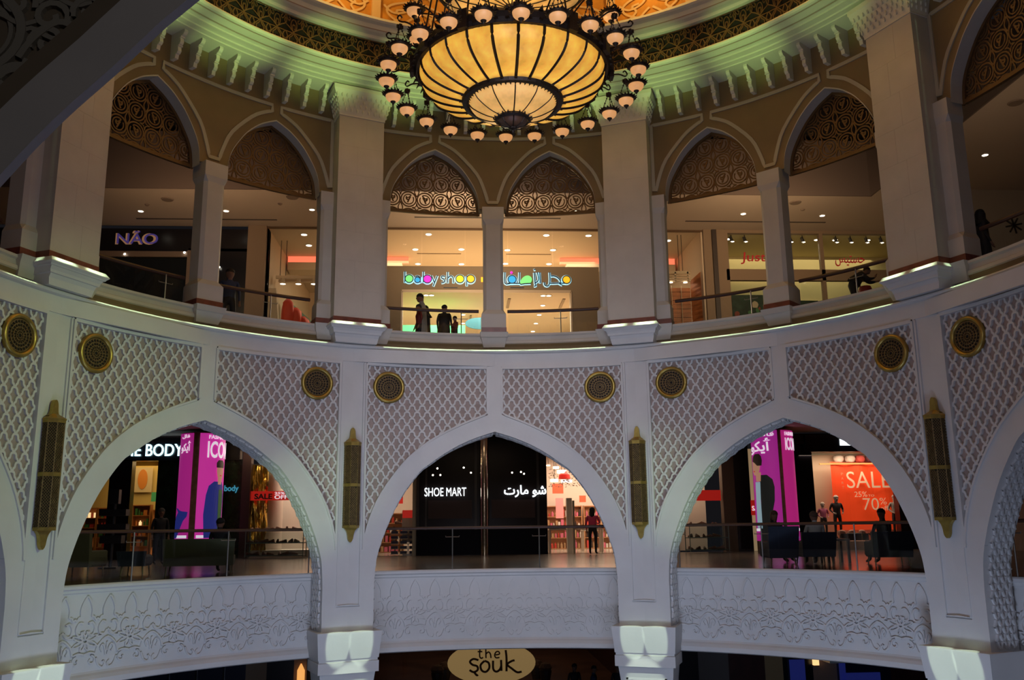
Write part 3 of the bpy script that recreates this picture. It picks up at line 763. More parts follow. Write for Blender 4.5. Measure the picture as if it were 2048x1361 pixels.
l0 = hanging_lamp(ch, -PI/2, 2.02, 7.06); bpy.context.view_layer.update(); KIDS[l0.name] = list(l0.children)
for i in range(1, 24): hanging_lamp(ch, -PI/2+R(15*i), 2.02, 7.06, l0)
for i in range(12): hanging_lamp(ch, R(15+30*i), 1.62, 8.05, l0)
b = MB()
for i in range(12):
    a = PI/6*i; b.tube([(1.5*math.cos(a), 1.5*math.sin(a), 7.4), (1.25*math.cos(a), 1.25*math.sin(a), 8.9)], .016, 5)
b.build('suspension_rods', IRON, ch)
point_light('chandelier_bulb', (-.05, 0, 7.05), 70, (1.0, 0.72, 0.30), 0.30)
point_light('chandelier_bulb', (-.05, 0, 9.4), 40, (1.0, 0.70, 0.34), 0.3)

# ================================================================== MEDALLIONS AND WALL LANTERNS
def medallion_proto():
    e0 = empty('brass_medallion')
    def mp(x, z, h): return (x, -h, z)
    def tor(mb, prof, n=40):
        mb.loft([[(r*math.cos(2*PI*j/n), -h, r*math.sin(2*PI*j/n)) for j in range(n)] for r, h in prof], cap=False)
    b = MB(); tor(b, [(.39, 0), (.395, .04), (.375, .075), (.345, .085), (.315, .07), (.30, .04), (.30, .02)]); b.build('rim', BRASS, e0, True)
    b = MB(); tor(b, [(.31, .022), (.001, .022)], 32); b.build('backing', BLACK, e0)
    b = MB()
    for r_, w_ in ((.285, .02), (.215, .018), (.15, .016), (.085, .014), (.04, .012)): b.ribbon([(r_*math.cos(2*PI*q/32), r_*math.sin(2*PI*q/32)) for q in range(32)], w_, mp, .02, .045, closed=True)
    for r0, r1, n in ((.04, .085, 10), (.085, .15, 16), (.15, .215, 20), (.215, .285, 24)):
        for q in range(n):
            a = 2*PI*q/n; a2 = a+2*PI/n*.5
            b.ribbon([(r0*math.cos(a), r0*math.sin(a)), ((r0+r1)/2*math.cos(a2), (r0+r1)/2*math.sin(a2)), (r1*math.cos(a), r1*math.sin(a))], .010, mp, .02, .042)
            b.ribbon([(r1*math.cos(a2), r1*math.sin(a2)), ((r0+r1)/2*math.cos(a2), (r0+r1)/2*math.sin(a2))], .012, mp, .02, .042)
    b.build('pierced_rosette', DBRASS, e0)
    return e0
med0 = medallion_proto(); bpy.context.view_layer.update(); KIDS[med0.name] = list(med0.children)
mn = {(-2, 1): 'leftmost round brass medallion, cut by the left frame edge', (-1, -1): 'brass medallion on the panel right of the far left wall lantern pilaster', (-1, 1): 'brass medallion over the right shoulder of the left arch', (0, -1): 'brass medallion at the upper left of the centre arch', (0, 1): 'brass medallion at the upper right of the centre arch', (1, -1): 'brass medallion over the left shoulder of the right arch', (1, 1): 'brass medallion over the right shoulder of the right arch, left of the far right pilaster', (2, -1): 'rightmost round brass medallion near the right frame edge'}
for (kb, s), lab in mn.items():
    o = med0 if (kb, s) == (0, -1) else copy_tree(med0)
    a = 45*kb+s*16.85; o.location = PA(a, 9.04, 3.43); o.rotation_euler = (0, 0, -R(a)); tag(o, lab, 'medallion', 'round brass medallions on the lattice wall')

def wall_lantern_proto():
    e0 = empty('wall_lantern')
    hx = [(-.18, 0), (-.18, -.12), (-.085, -.24), (.085, -.24), (.18, -.12), (.18, 0)]
    def prism(mb, s, z0, z1, s1=None):
        s1 = s if s1 is None else s1; mb.loft([[(x*s, y*s, z0) for x, y in hx], [(x*s1, y*s1, z1) for x, y in hx]])
    b = MB(); prism(b, .9, .12, 1.98); b.build('dark_core', BLACK, e0)
    b = MB()
    for i in range(1, 5): b.tube([(hx[i][0], hx[i][1], .1), (hx[i][0], hx[i][1], 2.0)], .014, 4)
    for (x0, y0), (x1, y1) in zip(hx, hx[1:]):
        L_ = math.hypot(x1-x0, y1-y0); ux, uy = (x1-x0)/L_, (y1-y0)/L_; nx, ny = uy, -ux
        if ny > 0: nx, ny = -nx, -ny
        mp = lambda x, z, h: (x0+ux*x+nx*(h-.004), y0+uy*x+ny*(h-.004), z)
        for z0, z1 in ((.12, 1.02), (1.08, 1.98)):
            n = int((z1-z0)/.055)
            for q in range(-3, n+3):
                for sl in (1, -1):
                    za = z0+q*.055; zb = za+sl*L_*1.25
                    P = [(L_*t/4, za+(zb-za)*t/4) for t in range(5)]
                    b.ribbon(P, .010, mp, 0, .008, ok=lambda x, z: z0 < z < z1)
    b.build('pierced_body', DBRASS, e0)
    b = MB(); prism(b, 1.06, 1.97, 2.02); prism(b, 1.10, 2.02, 2.05); prism(b, 1.08, 2.05, 2.14, .42); b.build('top_cap', BRASS, e0)
    b = MB(); prism(b, 1.05, 1.01, 1.08); b.build('middle_band', BRASS, e0)
    b = MB(); prism(b, 1.04, .06, .12); b.build('bottom_band', BRASS, e0)
    mp = lambda x, z, h: (x, -.05-h, z)
    def leaf(half, name):
        b = MB(); b.poly([(x, z) for x, z in half] + [(-x, z) for x, z in reversed(half)], mp, -.05, .03); b.build(name, BRASS, e0)
    leaf(smooth_curve([(.15, 2.10), (.08, 2.14), (.06, 2.24), (.055, 2.32), (.03, 2.38), (.004, 2.40)], 2), 'top_finial')
    leaf(smooth_curve([(.17, .07), (.10, -.01), (.07, -.10), (.06, -.18), (.035, -.24), (.004, -.27)], 2), 'bottom_finial')
    return e0
wl0 = wall_lantern_proto(); bpy.context.view_layer.update(); KIDS[wl0.name] = list(wl0.children)
for a, lab in ((-22.5, 'tall pierced brass wall lantern left of the centre arch'), (22.5, 'tall pierced brass wall lantern right of the centre arch'), (-67.5, 'leftmost tall brass wall lantern, tilted by perspective'), (67.5, 'rightmost tall brass wall lantern beside the lattice at the right edge')):
    o = wl0 if a == -22.5 else copy_tree(wl0)
    o.location = PA(a, 8.99, 0); o.rotation_euler = (0, 0, -R(a)); tag(o, lab, 'lantern', 'brass wall lanterns on the pilasters')

# ================================================================== RAILINGS
def railing(name, r, a0, a1, zf, zr, posts, label, group, grp_h=.04):
    e0 = tag(empty(name), label, 'railing', group)
    b = MB(); n = max(4, int((a1-a0)/1.5)); b.tube([PA(a0+(a1-a0)*i/n, r, zr) for i in range(n+1)], grp_h, 8); b.build('handrail', RAILWOOD, e0)
    ed = [a0]+list(posts)+[a1]
    for p, q in zip(ed, ed[1:]):
        b = MB(); arc_sheet(b, p+.12, q-.12, [(r, zf+.08), (r, zr-.06)], 1.5); b.build('glass_pane', GLASS, e0)
    for a in posts:
        b = MB(); x, y, _ = PA(a, r-.03); b.tube([(x, y, zf), (x, y, zr-.02)], .016, 6); b.build('post', STEEL, e0)
        b = MB(); x0, y0, _ = PA(a-1.0, r-.03); x1, y1, _ = PA(a+1.0, r-.03); zz = zr-.22
        b.tube([(x0, y0, zz+.03), (x0, y0, zz), (x1, y1, zz), (x1, y1, zz+.03)], .010, 5); b.build('glass_clamp', STEEL, e0)
    return e0
bayname = {-2: 'far left', -1: 'left', 0: 'centre', 1: 'right', 2: 'far right'}
for kb in range(-2, 3):
    railing('balcony_railing', 9.78, 45*kb-22.3, 45*kb+22.3, -.97, .035, [45*kb+d for d in (-18, -6.2, 6.6, 18)], 'glass balcony railing with wooden handrail inside the %s big arch' % bayname[kb], 'railings of the middle gallery', .035)
for kb in range(-2, 3):
    for s in (-1, 1):
        c = 45*kb+s*9.4
        railing('gallery_railing', 9.62, c-7.15, c+7.15, 4.6, 5.60, [c+1.2] if s > 0 else [c+4.4], 'glass railing with dark handrail in the %s arch of the %s upper pair' % ('left' if s < 0 else 'right', bayname[kb]), 'railings of the upper gallery', .045)

# ================================================================== FOREGROUND ARCH (near side of the atrium, beside the viewer)
fg = struct('wall_foreground_arch')
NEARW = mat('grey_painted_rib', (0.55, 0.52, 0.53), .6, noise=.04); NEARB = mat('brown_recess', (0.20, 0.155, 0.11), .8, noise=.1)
inn = smooth_curve([(-3.75, -.6), (-3.55, .25), (-3.25, .95), (-2.894, 1.466), (-2.67, 1.76), (-2.449, 2.004), (-2.104, 2.385), (-1.4, 2.98), (-.5, 3.6), (.6, 4.2)], 3)
def offs(P, d):
    o = []
    for i, p in enumerate(P):
        a, c_ = P[max(i-1, 0)], P[min(i+1, len(P)-1)]; dx, dz = c_[0]-a[0], c_[1]-a[1]; l = math.hypot(dx, dz)
        o.append((p[0]-dz/l*d, p[1]+dx/l*d))
    return o
Yn = -9.6
def band(mb, A, B, y0, y1):
    mb.loft([[(x, y1, z) for x, z in A], [(x, y0, z) for x, z in A], [(x, y0, z) for x, z in B], [(x, y1, z) for x, z in B]], cap=False, closed=False)
o1 = offs(inn, .205); o2 = offs(inn, .33)
b = MB(); band(b, inn, o1, Yn+.04, Yn+.10); band(b, [(1.2-x, z) for x, z in inn], [(1.2-x, z) for x, z in o1], Yn+.04, Yn+.10); b.build('arch_rib', NEARW, fg)
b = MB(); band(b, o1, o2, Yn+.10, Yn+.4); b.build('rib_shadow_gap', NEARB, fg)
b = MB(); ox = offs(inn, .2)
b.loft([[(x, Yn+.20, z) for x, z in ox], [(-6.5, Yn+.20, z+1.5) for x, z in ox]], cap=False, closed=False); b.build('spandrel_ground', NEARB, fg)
b = MB(); mp = lambda x, z, h: (x, Yn+.20-h, z)
def scr(P, w_=.045, h=.05): b.ribbon(P, w_, mp, 0, h*.6)
def spi(cx, cz, r0, r1, a0, a1, n=14): return [(cx+(r0+(r1-r0)*i/n)*math.cos(R(a0+(a1-a0)*i/n)), cz+(r0+(r1-r0)*i/n)*math.sin(R(a0+(a1-a0)*i/n))) for i in range(n+1)]
scr(smooth_curve([(-3.05, 1.95), (-2.98, 2.05), (-2.90, 2.07), (-2.83, 2.03), (-2.79, 2.07), (-2.72, 2.09), (-2.64, 2.05)], 4), .05)
scr(smooth_curve([(-3.02, 1.90), (-2.95, 1.98), (-2.88, 1.99), (-2.82, 1.94), (-2.76, 1.99), (-2.70, 2.01), (-2.64, 1.97)], 4), .022, .03)
scr(spi(-3.12, 2.25, .20, .20, -80, 80), .04); scr(spi(-3.12, 2.25, .15, .15, -80, 80), .02, .03)
scr(spi(-3.12, 1.85, .19, .19, -60, 60), .04)
for cx, cz, d in ((-2.80, 2.20, 1), (-2.60, 2.21, -1), (-2.80, 2.33, -1), (-2.62, 2.36, 1), (-2.45, 2.45, 1), (-2.95, 2.40, -1), (-2.72, 2.5, -1)):
    scr(spi(cx, cz, .085, .025, 200 if d > 0 else -20, (200-400) if d > 0 else (-20+400)), .028, .045)
    scr(smooth_curve([(cx-d*.10, cz-.09), (cx-d*.02, cz-.11), (cx+d*.08, cz-.06), (cx+d*.14, cz-.10)], 3), .022, .04)
scr(smooth_curve([(-2.92, 2.12), (-2.86, 2.22), (-2.76, 2.30), (-2.66, 2.26), (-2.56, 2.16)], 4), .03)
b.build('scroll_relief', mat('dim_relief_plaster', (0.30, 0.27, 0.23), .7), fg)
# ================================================================== GALLERY FLOORS AND CEILINGS
def plate(name, z0, z1, r, box, m, top=None):
    """slab between the circle r and a box (x0,x1,y0,y1) that holds it"""
    x0, x1, y0, y1 = box; A = [a for a in range(-110, 111, 2)]
    def bound(a):
        dx, dy = math.sin(R(a)), math.cos(R(a)); t = 1e9
        if dx > 1e-6: t = min(t, x1/dx)
        if dx < -1e-6: t = min(t, x0/dx)
        if dy > 1e-6: t = min(t, y1/dy)
        if dy < -1e-6: t = min(t, y0/dy)
        return (dx*t, dy*t)
    for cx_, cy2 in ((x0, y1), (x1, y1)): A.append(math.degrees(math.atan2(cx_, cy2)))
    A.sort(); b = MB()
    inn_ = [(PA(a, r)[0], PA(a, r)[1]) for a in A]; out_ = [bound(a) for a in A]
    b.loft([[(x, y, z0) for x, y in inn_], [(x, y, z1) for x, y in inn_], [(x, y, z1) for x, y in out_], [(x, y, z0) for x, y in out_], [(x, y, z0) for x, y in inn_]], cap=False, closed=False)
    return tag(b.build(name, m), kind='structure')
FLOORM = mat('polished_stone_floor', (0.13, 0.10, 0.08), 0.2, noise=0.15, nscale=1.2)
FLOORU = mat('upper_floor_stone', (0.30, 0.24, 0.18), 0.2)
BX = (-19, 19, -3, 22.0)
plate('floor', -2.84, -0.975, 9.86, BX, FLOORM)
plate('floor', 3.62, 4.6, 9.72, (-19, 19, -3, 17.0), CEIL2)
tag(ring('floor', [(9.72, 4.605), (12.5, 4.605)], FLOORU), kind='structure')
b = MB(); b.box(0, 19.5, 4.1, 38, 5.0, .9); tag(b.build('ceiling', CEIL2), kind='structure')
def panelbox(name, x0, x1, y0, y1, z0, z1, m, kind='structure', parent=None):
    b = MB(); b.box((x0+x1)/2, (y0+y1)/2, (z0+z1)/2, x1-x0, y1-y0, z1-z0); o = b.build(name, m, parent)
    if kind and not parent: tag(o, kind=kind)
    return o
# upper gallery: low ceiling by the shops, dark bulkhead and void over the atrium side
panelbox('ceiling', -19, 12.5, 13.5, 17.0, 10.44, 10.6, CEIL); panelbox('ceiling', 12.5, 24, -2, 17.0, 10.44, 10.6, CEIL)
panelbox('trim_bulkhead', -19, 12.5, 13.45, 13.5, 10.44, 12.35, DARKCEIL); panelbox('trim_bulkhead', 12.45, 12.5, -2, 13.5, 10.44, 12.35, DARKCEIL)
panelbox('ceiling_void', -19, 24, 9.6, 17, 12.6, 12.7, BLACK)
panelbox('wall_left', -19, -18.9, -2, 17, 4.6, 12.6, mat('side_wall', (.3, .24, .2), .8))
panelbox('wall_side', -19.1, -19, -3, 30, -7, 4.6, mat('side_wall', (.3, .24, .2), .8)); panelbox('wall_side', 19, 19.1, -3, 30, -7, 4.6, mat('side_wall', (.3, .24, .2), .8))
# dark slot diffusers
SLOT = mat('slot_grille', (.06, .045, .04), .6)
for i, (x0, x1, y) in enumerate(((-11.8, -7.1, 16.25), (-2.4, 2.6, 15.85), (7.0, 12.0, 16.0))):
    o = panelbox('slot_diffuser', x0, x1, y-.04, y+.04, 10.425, 10.44, SLOT, None)
    tag(o, 'long dark slot diffuser in the gallery ceiling, ' + ['left of the left stone pier', 'above the baby shop', 'right of the right stone pier'][i], 'vent', 'ceiling slot diffusers')
def downlight_proto(r=.085, mm_=LAMPON):
    e0 = empty('ceiling_light'); b = MB(); b.lathe([(r, -.012), (r*.98, -.02), (.001, -.02)], n=14); b.build('diffuser', mm_, e0)
    b = MB(); b.lathe([(r, -.02), (r*1.25, -.015), (r*1.3, 0)], n=14); b.build('trim_ring', LAMPTR, e0); return e0
DL = downlight_proto(); bpy.context.view_layer.update(); KIDS[DL.name] = list(DL.children); DLused = False
def downlight(x, y, z, label, group, s=1.0):
    global DLused
    o = copy_tree(DL) if DLused else DL
    DLused = True
    o.location = (x, y, z); o.scale = (s, s, 1); tag(o, label, 'light', group); return o
for i, (x, y) in enumerate(((-11.4, 15.5), (-8.6, 15.4), (-5.75, 15.2), (-2.9, 15.2), (3.0, 15.1), (8.8, 15.2), (11.6, 15.3), (14.3, 10.1))):
    downlight(x, y, 10.44, 'round recessed light of the upper gallery ceiling, %s from the left' % ORD[i], 'gallery ceiling lights')
for i, (x, y) in enumerate(((-10.2, 14.4), (-6.2, 14.1), (6.2, 14.0), (10.2, 14.1), (13.2, 6.9))):
    b = MB(); b.lathe([(.001, -.03), (.17, -.03), (.19, -.01), (.2, 0)], (x, y, 10.44), 18); tag(b.build('ceiling_speaker', mat('speaker_grille', (.22, .16, .12), .8)), 'round flush brown speaker in the upper gallery ceiling, %s from the left' % ORD[i], 'speaker', 'ceiling speakers')
for i, (x, y) in enumerate(((-11.0, 14.9), (-6.7, 14.7), (10.7, 14.75))):
    b = MB(); b.lathe([(.001, -.04), (.05, -.04), (.08, 0)], (x, y, 10.44), 12); tag(b.build('smoke_detector', mat('speaker_grille', (.22, .16, .12), .8)), 'small smoke detector behind the speaker, %s from the left' % ORD[i], 'detector', 'smoke detectors')

# ================================================================== LETTERING
def text_mesh(s, bold=0.0, extrude=0.01, shear=0.0):
    cu_ = bpy.data.curves.new('txt', 'FONT'); cu_.body = s; cu_.offset = bold; cu_.extrude = 0.0; cu_.resolution_u = 4; cu_.shear = shear
    o = bpy.data.objects.new('txt', cu_); C.objects.link(o); dg = bpy.context.evaluated_depsgraph_get()
    me = o.evaluated_get(dg).to_mesh(); vs = [tuple(v.co) for v in me.vertices]; fs = [tuple(p.vertices) for p in me.polygons]
    o.evaluated_get(dg).to_mesh_clear(); bpy.data.objects.remove(o); return vs, fs
def letters(s, x0, x1, z0, z1, y, m, parent, depth=.03, bold=0.0, name='letter', shear=0.0, mp=None, join=False):
    """flat lettering standing on the plane y, facing -y, fitted into the box; each letter an object"""
    vs, fs = text_mesh(s, bold, shear=shear)
    if not vs: return
    ax, bx = min(v[0] for v in vs), max(v[0] for v in vs); az, bz = min(v[1] for v in vs), max(v[1] for v in vs)
    par = list(range(len(vs)))
    def find(i):
        while par[i] != i: par[i] = par[par[i]]; i = par[i]
        return i
    key = {}
    for i, v in enumerate(vs):
        kx = (round(v[0], 4), round(v[1], 4))
        if kx in key: par[find(i)] = find(key[kx])
        else: key[kx] = i
    for f in fs:
        for j in f[1:]: par[find(j)] = find(f[0])
    isl = {}
    for f in fs: isl.setdefault(find(f[0]), []).append(f)
    G = []
    for r_, F_ in isl.items():
        xs = [vs[i][0] for f in F_ for i in f]; G.append([min(xs), max(xs), F_])
    G.sort(key=lambda g: g[0]); out = []
    for g in G:
        if out and (join or min(out[-1][1], g[1])-max(out[-1][0], g[0]) > 0.5*min(out[-1][1]-out[-1][0], g[1]-g[0])):
            out[-1][0] = min(out[-1][0], g[0]); out[-1][1] = max(out[-1][1], g[1]); out[-1][2] = out[-1][2]+g[2]
        else: out.append(g)
    mp = mp or (lambda x, z, h: (x, y-h, z))
    res = []
    for g in out:
        b = MB(); idx = {}; pts = []; F2 = []
        for f in g[2]:
            for i in f:
                if i not in idx: idx[i] = len(pts); pts.append(vs[i])
            F2.append(tuple(idx[i] for i in f))
        P = [(x0+(p[0]-ax)/(bx-ax)*(x1-x0), z0+(p[1]-az)/(bz-az)*(z1-z0)) for p in pts]; n = len(P)
        edges = {}
        for f in F2:
            for i in range(len(f)):
                e_ = (f[i], f[(i+1) % len(f)]); edges[e_] = 1
        side = [(a, b_, b_+n, a+n) for (a, b_) in edges if (b_, a) not in edges]
        b.add([mp(x, z, depth) for x, z in P] + [mp(x, z, 0) for x, z in P], F2+side)
        res.append(b.build(name, m, parent))
    return res
E_WHITE = mat('white_sign_light', (1, 1, 1), .5, emit=(.85, .95, 1.0), es=2.2)
E_CYAN = mat('painted_cyan_halo', (.5, .8, .9), .5, emit=(.36, .72, .88), es=.8)  # emissive ribbons painted as the glow behind the sign letters
INKBLUE = mat('dark_blue_letter', (.02, .04, .08), .5)
def solid(name, c, es=.8): return mat(name, c, .5, emit=c, es=es)

# ================================================================== UPPER SHOPS (facade line y = 17)
CREAM = mat('shop_cream', (.62, .50, .36), .8); CREAMD = mat('shop_fascia', (.27, .20, .125), .7); BRN = mat('brown_column_paint', (.24, .165, .105), .7)
SHOPGL = glass_mat('shop_glass', (.97, .97, .95), .05)
wb = struct('wall_shopfront')
panelbox('shop_ceiling', -7.6, 7.8, 17.05, 27, 10.46, 10.6, CREAM, None, wb); panelbox('shop_back_wall', -7.6, 7.8, 26.0, 26.2, 4.6, 10.5, CREAM, None, wb)
panelbox('side_wall', -7.7, -7.57, 17, 26, 4.6, 10.5, CREAM, None, wb); panelbox('side_wall', 7.8, 7.9, 17, 26, 4.6, 10.5, CREAM, None, wb)
panelbox('shop_floor', -7.6, 7.8, 17.0, 26, 4.45, 4.6, mat('shop_floor_gloss', (.5, .42, .33), .15), None, wb)
# portal: fascia with opening
panelbox('portal_fascia', -3.6, 4.05, 16.92, 17.25, 8.15, 9.02, CREAMD, None, wb)
panelbox('portal_jamb', -3.6, -2.84, 16.92, 17.25, 4.6, 8.15, CREAMD, None, wb); panelbox('portal_jamb', 3.02, 4.05, 16.92, 17.25, 4.6, 8.15, CREAMD, None, wb)
FR = mat('pale_frame', (.66, .52, .36), .4)
panelbox('portal_frame', -2.86, 3.04, 16.88, 16.94, 8.06, 8.16, FR, None, wb); panelbox('portal_frame', -2.88, -2.82, 16.88, 16.94, 4.6, 8.1, FR, None, wb); panelbox('portal_frame', 3.0, 3.06, 16.88, 16.94, 4.6, 8.1, FR, None, wb)
panelbox('inner_ceiling', -3.6, 4.05, 17.25, 26, 8.2, 8.35, CREAM, None, wb)
panelbox('inner_side', -3.6, -3.5, 17.25, 26, 4.6, 8.2, CREAM, None, wb); panelbox('inner_side', 3.95, 4.05, 17.25, 26, 4.6, 8.2, CREAM, None, wb)
panelbox('head_strip', -7.6, 7.85, 16.96, 17.05, 10.38, 10.46, mat('bronze_strip', (.10, .05, .02), .5), None, wb)
for x0, x1 in ((-7.5, -5.0), (-5.0, -3.55), (-3.55, -2.19), (-2.19, -.67), (-.67, .84), (.84, 2.43), (2.43, 4.1), (4.1, 6.2), (6.2, 7.78)):
    panelbox('glass_pane', x0+.012, x1-.012, 17.0, 17.012, 9.03 if -3.6 < x0 < 4 else 4.7, 10.38, SHOPGL, None, wb)
COVE = solid('red_cove_light', (1.0, .22, .12), .9); GCOVE = solid('green_cove_light', (.12, .85, .30), .8)
panelbox('red_cove', -7.5, -2.85, 20.5, 20.6, 10.2, 10.45, COVE, None, wb); panelbox('red_cove', 3.1, 7.7, 20.5, 20.6, 10.2, 10.45, COVE, None, wb)
panelbox('cove_box', -7.5, -3.1, 20.45, 21.2, 9.9, 10.2, CREAM, None, wb); panelbox('cove_box', 3.35, 7.7, 20.45, 21.2, 9.9, 10.2, CREAM, None, wb)
panelbox('green_cove', -3.0, -.65, 19.1, 19.2, 7.0, 7.4, GCOVE, None, wb); panelbox('green_box', -3.1, -.8, 18.8, 19.1, 6.5, 7.0, mat('green_box', (.1, .3, .05), .6), None, wb)
for i, (x, y) in enumerate(((-1.98, 17.7), (-2.54, 19.5), (-.79, 19.45), (-2.52, 21.4), (-.78, 21.4), (.97, 19.5), (2.72, 19.45), (.99, 21.3), (2.75, 21.3), (2.29, 17.7), (3.84, 17.7), (-6.45, 17.85), (-6.48, 19.1), (6.9, 18.2))):
    downlight(x, y, 10.46, 'bright round light in the baby shop ceiling, %s of the upper ones' % ORD[i], 'upper ceiling lights of the baby shop', 1.25)
for i, (x, y) in enumerate(((-2.05, 17.75), (-1.86, 17.75), (2.14, 17.75), (2.34, 17.75), (-.72, 20.7), (-.72, 22.2), (-.72, 23.9), (2.26, 19.2), (2.26, 20.7), (2.26, 22.2), (2.26, 23.7))):
    downlight(x, y, 8.2, 'round light seen through the baby shop entrance, %s of the lower ones' % ORD[i], 'lower ceiling lights of the baby shop')
b = MB(); b.loft([[(.01*0+.55*math.cos(2*PI*q/28)-.1, 19.0+dy, 7.45+.22*math.sin(2*PI*q/28)) for q in range(28)] for dy in (0, .08)]); tag(b.build('hanging_sign', mat('teal_board', (.03, .18, .26), .5)), 'teal oval board hanging inside the baby shop entrance', 'sign')
for x0, x1, i in ((.95, .75, 0), (2.35, 2.2, 1), (1.05, .95, 2)):
    pass
panelbox('ceiling_track', .9, 1.0, 18.2, 19.6, 8.17, 8.2, mat('grey_strip', (.3, .22, .15), .5), None, wb); panelbox('ceiling_track', 2.9, 3.0, 18.2, 19.6, 8.17, 8.2, mat('grey_strip', (.3, .22, .15), .5), None, wb)
panelbox('ceiling_track', -.45, -.38, 20.8, 21.9, 8.17, 8.2, mat('grey_strip', (.3, .22, .15), .5), None, wb)
for y in (20.0, 22.2):
    panelbox('ceiling_recess', -2.5, -.8, y, y+.03, 10.43, 10.46, mat('grey_strip', (.3, .22, .15), .5), None, wb); panelbox('ceiling_recess', .95, 2.7, y, y+.03, 10.43, 10.46, mat('grey_strip', (.3, .22, .15), .5), None, wb)

# sign over the portal: latin and arabic name with coloured discs
def bx(u): return -2.81+(740+u/4.096-806)*.01747
def bz(v): return 8.82-(400+v/4.096-545)*.0179
KX = .01747/4.096
def disc(parent, u, v, r, m, name='colour_disc', sx=1.0, n=24):
    b = MB(); P = [(bx(u)+r*KX*sx*math.cos(2*PI*q/n), bz(v)+r*KX*math.sin(2*PI*q/n)) for q in range(n)]
    b.poly(P, lambda x, z, h: (x, 16.87-h, z), 0, .02); b.build(name, m, parent)
def stroke(parent, P, name='letter', sm=True):
    Q = [(bx(u), bz(v)) for u, v in P]; Q = smooth_curve(Q, 3) if sm and len(Q) > 2 else Q
    b = MB(); b.ribbon(Q, .085, lambda x, z, h: (x, 16.915-h, z), 0, .012); b.build('halo', E_CYAN, parent)
    b = MB(); b.ribbon(Q, .036, lambda x, z, h: (x, 16.86-h, z), 0, .02); b.build(name, INKBLUE, parent)
def halo(parent, u, v, r, n=24):
    Q = [(bx(u)+r*KX*math.cos(2*PI*q/n), bz(v)+r*KX*math.sin(2*PI*q/n)) for q in range(n)]
    b = MB(); b.ribbon(Q, .085, lambda x, z, h: (x, 16.915-h, z), 0, .012, closed=True); b.build('halo', E_CYAN, parent)
    b = MB(); b.ribbon(Q, .032, lambda x, z, h: (x, 16.85-h, z), 0, .02, closed=True); b.build('letter', INKBLUE, parent)
GRN = solid('green_disc', (.18, .78, .22)); BLU = solid('blue_disc', (.02, .35, .75)); MAG = solid('magenta_disc', (.80, .02, .62)); YEL = solid('yellow_disc', (.90, .80, .02)); ORG = solid('orange_disc', (.90, .52, .02))
s1 = tag(empty('shop_sign', (0, 0, 0)), 'backlit latin shop name with green, blue, magenta, yellow and orange discs', 'sign')
for u, v, r, m in ((317, 658, 33, GRN), (385, 668, 24, BLU), (465, 660, 34, MAG), (730, 658, 33, YEL), (817, 657, 33, ORG)): halo(s1, u, v, r); disc(s1, u, v, r-2, m)
for P in ([(282, 597), (282, 690)], [(408, 640), (408, 692)], [(366, 640), (385, 634), (405, 645)], [(432, 597), (432, 690)], [(498, 630), (522, 690)], [(546, 630), (512, 718)], [(610, 638), (585, 634), (580, 650), (600, 662), (605, 682), (578, 690)], [(630, 598), (630, 692)], [(632, 650), (655, 632), (675, 650), (676, 692)], [(785, 632), (785, 716)]): stroke(s1, P)
b = MB(); b.ribbon([(bx(596), bz(726)), (bx(710), bz(726))], .03, lambda x, z, h: (x, 16.915-h, z), 0, .01); b.build('tagline', INKBLUE, s1)
s2 = tag(empty('shop_sign', (0, 0, 0)), 'backlit arabic shop name with orange, green and blue discs and a magenta dot', 'sign')
for u, v, r, m in ((1605, 660, 33, ORG), (1156, 660, 34, BLU)): halo(s2, u, v, r); disc(s2, u, v, r-2, m)
disc(s2, 1152, 602, 11, MAG)
b = MB(); TD = smooth_curve([(1218, 692), (1232, 660), (1262, 632), (1295, 628), (1318, 648), (1314, 678), (1290, 692), (1218, 692)], 3)
b.poly([(bx(u), bz(v)) for u, v in TD[:-1]], lambda x, z, h: (x, 16.87-h, z), 0, .02); b.build('colour_disc', GRN, s2)
for P in ([(1590, 690), (1540, 688), (1500, 690), (1467, 690)], [(1545, 692), (1555, 670), (1530, 640), (1500, 628)], [(1570, 705), (1545, 692)], [(1467, 598), (1467, 680), (1450, 712), (1425, 705), (1420, 680)], [(1500, 628), (1475, 630)], [(1385, 598), (1387, 690)], [(1340, 600), (1345, 690), (1352, 710), (1335, 714)], [(1365, 598), (1375, 660), (1345, 690)], [(1335, 578), (1350, 574)], [(1218, 598), (1218, 692), (1260, 694), (1310, 692)], [(1218, 692), (1160, 692), (1120, 692)], [(1097, 598), (1097, 690), (1140, 694)]): stroke(s2, P)
b = MB(); b.ribbon([(bx(1142), bz(724)), (bx(1255), bz(724))], .03, lambda x, z, h: (x, 16.915-h, z), 0, .01); b.build('tagline', INKBLUE, s2)
o = panelbox('logo_panel', bx(902), bx(930), 16.88, 16.9, bz(680), bz(640), ORG, None); tag(o, 'small orange logo panel peeping beside the stone column', 'sign')

# left glimpse (x -7.5..-5.8): hanging light rail, mannequin display, red and white garments
tr = tag(empty('light_rail', (-6.6, 18.2, 8.95)), 'pale hanging light rail with round lamps in the window left of the left pier', 'light')
b = MB(); b.box(0, 0, 0, 1.7, .12, .1); b.box(0, .5, 0, 1.7, .12, .1); b.build('bar', FR, tr)
for x in (-.6, -.05, .5):
    b = MB(); b.lathe([(.07, 0), (.07, -.16), (.10, -.2)], (x, 0, -.05), 10); b.build('lamp_can', FR, tr)
    b = MB(); b.lathe([(.10, -.2), (.001, -.2)], (x, 0, -.05), 10); b.build('bulb', LAMPON, tr)
for x in (-.55, -.75):
    b = MB(); b.tube([(x, .2, .05), (x, .2, 1.45)], .012, 4); b.build('cable', DARKM, tr)
tr2 = copy_tree(tr) if False else None
REDC = mat('red_garment', (.62, .05, .02), .55); WHC = mat('white_garment', (.75, .68, .58), .7)
